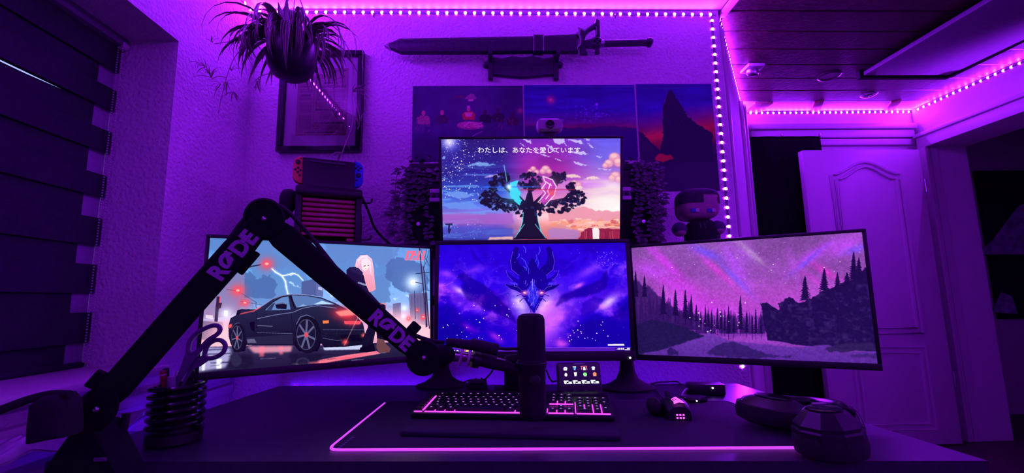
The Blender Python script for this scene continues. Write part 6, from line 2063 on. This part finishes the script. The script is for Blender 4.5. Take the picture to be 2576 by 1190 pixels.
def rounded(c4, r, n=6):
    out = []
    N = len(c4)
    for i in range(N):
        a, b, c = c4[i - 1], c4[i], c4[(i + 1) % N]
        u, w = (a - b).normalized(), (c - b).normalized()
        p, q = b + u * r, b + w * r
        for k in range(n + 1):
            t = k / n
            out.append((p * (1 - t) ** 2 + b * 2 * t * (1 - t) + q * t * t))
    return out


ro = rounded(pf, .025)
cen = sum(ro, Vector()) / len(ro)
ri = [p + (cen - p).normalized() * .0042 for p in ro]
MB().prism([(p.x, p.y) for p in ri], DESK_Z + .0006, DESK_Z + .0042, FT).build('surface', mat('black_pad_cloth', (.022, .017, .036), .9, var=.3, scale=400, bump=.25, bscale=900), pad, smooth=False)
EDGE_M = mat('pad_edge_light', (.8, .5, .9), .4, emit=(.60, .055, .95), estr=1.15)
k0 = min(range(len(ro)), key=lambda i: (ro[i] - pf[2]).length)
k1 = min(range(len(ro)), key=lambda i: (ro[i] - pf[3]).length)
lit = ro[k1 + 3:] + ro[:k0 - 6]
MB().tube([p + Vector((0, 0, .0028)) for p in lit], .0026, 8).build('light_edge', EDGE_M, pad)
dim = ro[k0 - 7:k1 + 4]
MB().tube([p + Vector((0, 0, .0026)) for p in dim], .0024, 8).build('unlit_edge', mat('grey_pad_piping', (.14, .11, .18), .6), pad)
mk = at(905, 1113, Z=DESK_Z + .0045)
mw = (at(886, 1100, Z=DESK_Z) - at(852, 1126, Z=DESK_Z))
m = MB()
for k in range(7):
    p = at(853 + k * 5.6, 1126.5 - k * 4.4, Z=DESK_Z + .0046)
    m.bbox(tuple(p), (.006, .004, .0004), .0001, seg=1)
m.build('faint_print', mat('faint_pad_print', (.22, .17, .28), .8), pad)

# ------------------------------------------------------------------ keyboard
kz = DESK_Z + .0042
ka_, kb_ = at(1033, 1047, Z=kz + .006), at(1547, 1055, Z=kz + .006)
kd = (kb_ - ka_)
KW = kd.length
KD = .165
kx = kd.normalized()
KBF = frame(Vector((ka_.x, ka_.y, kz)), x=Vector((kx.x, kx.y, 0)), z=(0, 0, 1)) @ Matrix.Rotation(math.radians(5.5), 4, 'X')
kbd = thing('keyboard', 'black full-size keyboard glowing pink between the keys', 'keyboard', Vector((ka_.x, ka_.y, kz)) + kx * KW / 2)
MB().bbox((KW / 2, KD / 2, .007), (KW, KD, .014), .003, KBF).bbox((KW * .5, KD - .012, .011), (KW, .024, .016), .004, KBF).build('case', BLACK, kbd)
KEY_M = mat('black_keycap', (.010, .008, .012), .45, var=.15)
KL_M = mat('key_legend_light', (.6, .4, .6), .5, emit=(.72, .25, .85), estr=.75)
GAP_M = mat('key_gap_light', (.8, .4, .8), .5, emit=(.80, .05, .90), estr=1.9)
U = (KW - .012) / 24.1
RZ = .0145
_km = {}


def key_mesh(w, d, big=True):
    k = (round(w, 4), round(d, 4), big)
    if k not in _km:
        m = MB()
        x, y = w / 2, d / 2
        t = .8
        m.add([(-x, -y, 0), (x, -y, 0), (x, y, 0), (-x, y, 0), (-x + .002, -y + .0025, .0085), (x - .002, -y + .0025, .0085), (x - .002, y - .0012, .0088), (-x + .002, y - .0012, .0088)],
              [(4, 5, 6, 7), (0, 1, 5, 4), (1, 2, 6, 5), (2, 3, 7, 6), (3, 0, 4, 7)])
        if big:
            m.add([(-.0022, .0008, .0089), (.0024, .0008, .0089), (.0024, .0044, .0090), (-.0022, .0044, .0090)], [(0, 1, 2, 3)], mi=1)
        _km[k] = m.mesh('key', [KEY_M, KL_M], smooth=False)
    return _km[k]


def key(x, y, w=1., d=1., leg=True):
    """x, y in key units from the left front of the key field"""
    me = key_mesh(w * U - .0022, d * RU - .0022, leg)
    o = place(me, 'key', kbd, KBF @ Matrix.Translation((.006 + (x + w / 2) * U, .010 + (y + d / 2) * RU, .0125)))


RU = (KD - .010 - .030) / 6.3
for r in range(6):
    key(0, r + (0.2 if r == 5 else 0), leg=False)
X0 = 1.35
for (x, w) in ((0, 1.25), (1.25, 1.25), (2.5, 1.25), (3.75, 6.25), (10, 1.25), (11.25, 1.25), (12.5, 1.25), (13.75, 1.25)):
    key(X0 + x, 0, w, leg=w < 2)
key(X0, 1, 2.25)
for k in range(10):
    key(X0 + 2.25 + k, 1)
key(X0 + 12.25, 1, 2.75)
key(X0, 2, 1.75)
for k in range(11):
    key(X0 + 1.75 + k, 2)
key(X0 + 12.75, 2, 2.25)
key(X0, 3, 1.5)
for k in range(12):
    key(X0 + 1.5 + k, 3)
key(X0 + 13.5, 3, 1.5)
for k in range(13):
    key(X0 + k, 4)
key(X0 + 13, 4, 2)
key(X0, 5.3)
for k in range(12):
    key(X0 + 2 + k + (k // 4) * .5 * .66, 5.3)
XN = X0 + 15.3
for k in range(3):
    key(XN + k, 3)
    key(XN + k, 4)
    key(XN + k, 5.3)
    key(XN + k, 0)
key(XN + 1, 1)
XP = XN + 3.35
for r in range(1, 4):
    for k in range(3):
        key(XP + k, r)
for k in range(4):
    key(XP + k, 4)
key(XP, 0, 2)
key(XP + 2, 0)
key(XP + 3, 0, 1, 2)
key(XP + 3, 2, 1, 2)


def bar(x0, y0, x1, y1, w=.0030, z=.0150):
    a, b = Vector((.006 + x0 * U, .010 + y0 * RU, z)), Vector((.006 + x1 * U, .010 + y1 * RU, z))
    c, d = (a + b) / 2, b - a
    MB().bbox((0, 0, 0), (d.length, w, .003), .0008, KBF @ Matrix.Translation(c) @ Matrix.Rotation(math.atan2(d.y, d.x), 4, 'Z'), seg=1).build('light_bar', GAP_M, kbd)


bar(0, -.14, 1.05, -.14)
bar(1.17, -.1, 1.17, 5.2, .0042, .0185)
bar(X0, -.14, X0 + 15, -.14)
bar(XN, -.14, XN + 3, -.14)
bar(XN, 2.75, XN + 3, 2.75, .0026, .0170)
bar(XP, -.14, XP + 4, -.14)
for (x, y0, y1) in ((XP - .1, -.1, 3.6), (XP + 1, 1.05, 2.9), (XP + 2, .02, 2.9), (XP + 3, .02, 2.9), (XN + 1, 2.8, 4.0), (XN + 2, 2.8, 4.0), (XN + 1, 0, .8), (XN + 2, 0, .8), (XN - .15, 0, 1.2), (X0 + 11.25, 0, .5), (X0 + 12.5, 0, .9), (X0 + 1.25, 0, .4), (X0 + 2.5, 0, .4), (X0 + 3.75, 0, .4)):
    bar(x, y0, x, y1, .0022, .0160)
for k in range(26):
    x, r = X0 + 5 + (k * 3.7) % 9.5, 1 + k % 4
    MB().bbox((.006 + x * U, .010 + r * RU, .0165), (.002, .002, .002), .0004, KBF, seg=1).build('key_glint', KL_M, kbd)
# wrist rest
w0, w1 = at(1003, 1084, Z=kz + .012), at(1562, 1096, Z=kz + .012)
WF = frame(Vector((w0.x, w0.y, kz)), x=Vector((w1.x - w0.x, w1.y - w0.y, 0)), z=(0, 0, 1))
WL = (w1 - w0).length
o = MB().bbox((WL / 2, .026, .005), (WL, .046, .010), .004, WF, seg=3).solo('wrist_rest', mat('black_pad_cloth', (0, 0, 0)), WF @ Vector((WL / 2, .03, 0)))
tag(o, 'flat black wrist rest in front of the keyboard', 'wrist rest')

# ------------------------------------------------------------------ mouse
mb = at(1716, 1056, Z=kz)
mouse = thing('mouse', 'black mouse with a glowing pink emblem on the desk pad', 'mouse', mb)
MF = Matrix.Translation((mb.x, mb.y + .052, kz)) @ Matrix.Rotation(-.10, 4, 'Z')
m = MB()
nu, nv = 20, 12
vs = []
for i in range(nv + 1):
    t = i / nv
    yy = -.058 + .116 * t
    hw = .036 * (1 - .16 * math.sin(PI * t)) * (math.sin(PI * min(1, max(.0, (t * .9 + .06)))) ** .22)
    hh = .040 * (math.sin(PI * (t * .72 + .22)) ** .8)
    for k in range(nu + 1):
        a = PI * k / nu
        vs.append((hw * math.copysign(abs(math.cos(a)) ** .7, math.cos(a)), yy, .001 + hh * abs(math.sin(a)) ** .6))
fs = [(i * (nu + 1) + k, i * (nu + 1) + k + 1, (i + 1) * (nu + 1) + k + 1, (i + 1) * (nu + 1) + k) for i in range(nv) for k in range(nu)]
fs += [tuple(range(nu, -1, -1)), tuple(nv * (nu + 1) + k for k in range(nu + 1))]
m.add(vs, [f[::-1] for f in fs], MF)
m.build('shell', BLACK, mouse)
MB().ball((-.046, -.008, .020), (.016, .030, .019), 16, 10, MF, e=.8).build('thumb_rest', BLACK_M, mouse)
MB().lathe([(.010, -.004), (.011, 0), (.010, .004)], 18, MF @ frame((0, .042, .034), z=(1, 0, 0), x=(0, 0, 1))).build('scroll_wheel', DARK, mouse)
EMB_M = mat('pink_emblem_light', (.8, .4, .8), .5, emit=(.85, .10, .95), estr=1.6)
# three-sail emblem, on the palm rest facing the seat
pe = at(1722, 1025, Y=mb.y + .003)
en_ = Vector((0, -.82, .57))
EF = frame(MF @ Vector((.0, -.046, .0405)), x=(1, 0, 0), z=Vector((0, -.55, .83)))
ex = lambda u, v: ((u - 775) / 170 * .026, -(v - 800) / 130 * .020, 0)
em = MB()
for s in ([(690, 862), (780, 838), (862, 852), (836, 800), (770, 726), (742, 735), (790, 800), (700, 836)], [(742, 735), (770, 778), (756, 782), (720, 738)], [(716, 748), (745, 786), (730, 792), (690, 752)], [(684, 766), (716, 800), (700, 812), (680, 780)], [(700, 812), (756, 782), (790, 800), (760, 830), (700, 850)]):
    em.add([ex(*q) for q in s], [tuple(range(len(s)))[::-1]], EF)
em.build('emblem', EMB_M, mouse, smooth=False)
m = MB()
for r in range(2):
    for c in range(3):
        m.bbox((-.007 + c * .007, -.0590 - r * .001, .012 - r * .006), (.0042, .002, .0035), .0005, MF, seg=1)
m.build('grille_light', EMB_M, mouse)
q = [MF @ Vector((0, .058, .016)), at(1662, 995, Z=DESK_Z + .006), at(1655, 985, Z=DESK_Z + .004), at(1640, 972, Z=DESK_Z + .004)]
MB().tube(smooth_path(q, 6), .0018, 6).build('cord', BLACK, mouse)

# ------------------------------------------------------------------ receiver puck, charger brick, their cables
rp = at(1745, 1012, Z=DESK_Z)
puck = thing('receiver_puck', 'small flat black receiver with a tiny light behind the mouse', 'receiver', rp)
MB().lathe([(.034, 0), (.037, .004), (.037, .012), (.034, .016), (.001, .017)], 28, Matrix.Translation(rp) @ Matrix.Diagonal((1, .7, 1, 1))).build('body', BLACK_G, puck)
MB().ball(tuple(at(1753, 1008.5, Y=rp.y - .028)), .0022, 8, 6).build('status_light', mat('status_led', (.9, .8, .9), .4, emit=(.8, .45, .9), estr=3), puck)
MB().tube(smooth_path([rp + Vector((-.03, .01, .012)), at(1720, 985, Z=DESK_Z + .02), at(1728, 978, Z=DESK_Z + .02), at(1742, 976, Z=DESK_Z + .015)], 5), .0022, 8).build('lead', mat('pale_cable', (.45, .4, .5), .5), puck)
cp = at(1775, 992, Z=DESK_Z)
brick = thing('power_brick', 'black box with one white light at the back right of the desk', 'power brick', cp)
MB().bbox((0, 0, .016), (.10, .045, .032), .005, Matrix.Translation(cp) @ Matrix.Rotation(-.12, 4, 'Z')).build('case', BLACK, brick)
MB().ball(tuple(at(1793, 976, Y=cp.y - .026)), .0026, 8, 6).build('status_light', mat('white_led', (.9, .9, 1), .4, emit=(.85, .85, 1), estr=5), brick)
q = [at(1568, 930, Y=1.44), at(1572, 948, Y=1.44), at(1600, 958, Y=1.40), at(1632, 966, Z=DESK_Z + .004), at(1655, 962, Z=DESK_Z + .006), at(1700, 960, Z=DESK_Z + .006), at(1712, 966, Z=DESK_Z + .004), at(1740, 978, Z=DESK_Z + .010)]
tag(MB().tube(smooth_path(q, 6), .0024, 6).solo('desk_cable', BLACK, q[3]), 'black cable looping from the right stand to the power brick', 'cable')

# ------------------------------------------------------------------ control deck with lit icons
dy_ = 1.212
da, db = at(1403, 905, Y=dy_), at(1514, 905, Y=dy_)
deck = thing('control_deck', 'small control deck with lit icon keys under the central monitor', 'control deck', ((da.x + db.x) / 2, dy_, DESK_Z))
tilt = .25
dz0, dz1 = DESK_Z + .012, at(1460, 912, Y=dy_ + .02).z
DF = Matrix.Translation(((da.x + db.x) / 2, dy_, dz0)) @ Matrix.Rotation(-tilt, 4, 'X')
dw, dh = db.x - da.x, (dz1 - dz0) / math.cos(tilt)
MB().bbox((0, .012, dh / 2), (dw, .024, dh), .006, DF).build('body', DARK, deck)
m = MB()
q = [DF @ Vector(p) for p in ((-dw * .46, -.0008, dh * .40), (dw * .46, -.0008, dh * .40), (dw * .46, -.0008, dh * .97), (-dw * .46, -.0008, dh * .97))]
m.quad(*q, uv=[(0.02, 0.02), (.98, .02), (.98, .98), (.02, .98)])
m.build('icon_screen', image_mat('deck_screen', paint_deck(), 1.3, .2), deck, smooth=False)
for k in range(4):
    MB().lathe([(.0095, 0), (.0095, .010), (.008, .012), (.001, .012)], 18, DF @ frame((-dw * .36 + k * dw * .24, -.0005, dh * .18), z=(0, -1, 0), x=(1, 0, 0))).build('dial', BLACK, deck)
MB().bbox((0, .05, .035), (dw * .8, .05, .05), .004, Matrix.Translation((DF.translation.x, dy_, DESK_Z - .009))).build('stand', DARK, deck)
# hub box, figurine and cables at the back
hb = at(1201, 986, Z=DESK_Z)
hub = thing('cable_hub', 'small black box behind the left of the keyboard', 'hub', hb)
MB().bprism([(-.035, 0), (.035, 0), (.027, .036), (-.027, .036)], -.02, .02, .003, Matrix.Translation(hb)).build('case', BLACK, hub)
MB().bbox((0, -.0205, .028), (.04, .002, .004), .0006, Matrix.Translation(hb), seg=1).build('slot', BLACK_G, hub)
for lab, q in (('black cable looping from the left stand into the small hub', [at(1128, 945, Y=1.44), at(1140, 955, Y=1.44), at(1160, 964, Y=1.45), at(1178, 957, Y=1.45), at(1192, 962, Y=1.42), hb + Vector((-.005, .012, .038))]),
               ('black cable rising from the small hub behind the central monitor', [hb + Vector((.012, .012, .038)), at(1218, 955, Y=1.42), at(1232, 942, Y=1.42), at(1243, 924, Y=1.42), at(1247, 900, Y=1.42)]),
               ('black cable hanging at the right of the microphone under the monitor', [at(1374, 930, Y=1.42), at(1382, 950, Y=1.42), at(1390, 960, Y=1.42), at(1400, 958, Y=1.41)])):
    tag(MB().tube(smooth_path(q, 6), .0026, 6).solo('cable', BLACK, q[0]), lab, 'cable')
fg = at(1289, 988, Z=DESK_Z)
fig = thing('figurine', 'tiny pale figurine with two round ears behind the keyboard', 'figurine', fg)
FGM = mat('pale_pink_figurine', (.40, .16, .18), .5, var=.2)
MB().ball((fg.x, fg.y, DESK_Z + .010), (.009, .008, .0105), 12, 8).build('body', FGM, fig)
hd = MB().ball((fg.x, fg.y, DESK_Z + .025), (.009, .008, .008), 12, 8).build('head', FGM, fig)
for s in (-1, 1):
    MB().ball((fg.x + s * .007, fg.y, DESK_Z + .034), .0035, 8, 6).build('ear', FGM, hd)

# ------------------------------------------------------------------ headphones
HP = BLACK
ha, hb2 = at(1946, 1072, Z=DESK_Z + .004), at(2092, 1150, Z=DESK_Z)
hp_t = thing('headphones', 'large black over-ear headphones lying on the right of the desk', 'headphones', (ha + hb2) / 2)


def earcup(c, r, h, tiltv, name):
    F = Matrix.Translation(c) @ tiltv
    e = MB().lathe([(r * .80, 0), (r * .97, .012), (r, .03), (r * .98, h * .58), (r * .93, h * .62), (r * .93, h * .70), (r * .62, h * .96), (r * .55, h), (.001, h)], 10, F, caps=True).build(name, BLACK, hp_t, ang=20)
    MB().lathe([(r * .78, -.002), (r * .98, .004), (r * 1.02, .020), (r * .98, .034), (r * .8, .036)], 24, F, caps=True).build('ear_cushion', BLACK_M, e)
    MB().lathe([(r * .50, h), (r * .50, h + .003), (r * .42, h + .004), (.001, h + .003)], 10, F, caps=False).build('cap_plate', BLACK_G, e, ang=20)
    return F


c1 = Vector((ha.x, ha.y, DESK_Z + .013))
c2 = Vector((hb2.x, hb2.y, DESK_Z + .006))
F1 = earcup(c1, .072, .050, Matrix.Rotation(.10, 4, 'Y') @ Matrix.Rotation(.3, 4, 'Z'), 'ear_cup')
F2 = earcup(c2, .056, .074, Matrix.Rotation(-.06, 4, 'Y') @ Matrix.Rotation(.15, 4, 'Z'), 'ear_cup')
band = smooth_path([at(1866, 1014, Y=c1.y + .01), at(1880, 1002, Y=c1.y + .05), at(1930, 1002, Y=c1.y + .075), at(2000, 1008, Y=c1.y + .06), at(2060, 1012, Y=c1.y + .02), at(2110, 1020, Y=c2.y + .065), at(2150, 1045, Y=c2.y + .05), at(2168, 1080, Y=c2.y + .01)], 6)
MB().tube(band, [.006 + .004 * math.sin(PI * i / (len(band) - 1)) for i in range(len(band))], 10).build('headband', BLACK, hp_t)
MB().tube([band[30], band[34]], .0095, 10).build('slider', BLACK_G, hp_t)
MB().bbox(tuple(F2 @ Vector((.01, .02, .0785))), (.024, .007, .003), .001).build('light_bar', mat('painted_pink_glint', (.5, .4, .5), .2), hp_t)  # pale bar painted as a pink glint on the cap, gives no light

# weak little lights are seen but need no light sampling of their own
for _n in ('key_legend_light', 'key_gap_light', 'pink_emblem_light', 'power_led_white', 'status_led', 'white_led', 'night_window_glass'):
    MATS[_n].cycles.emission_sampling = 'NONE'
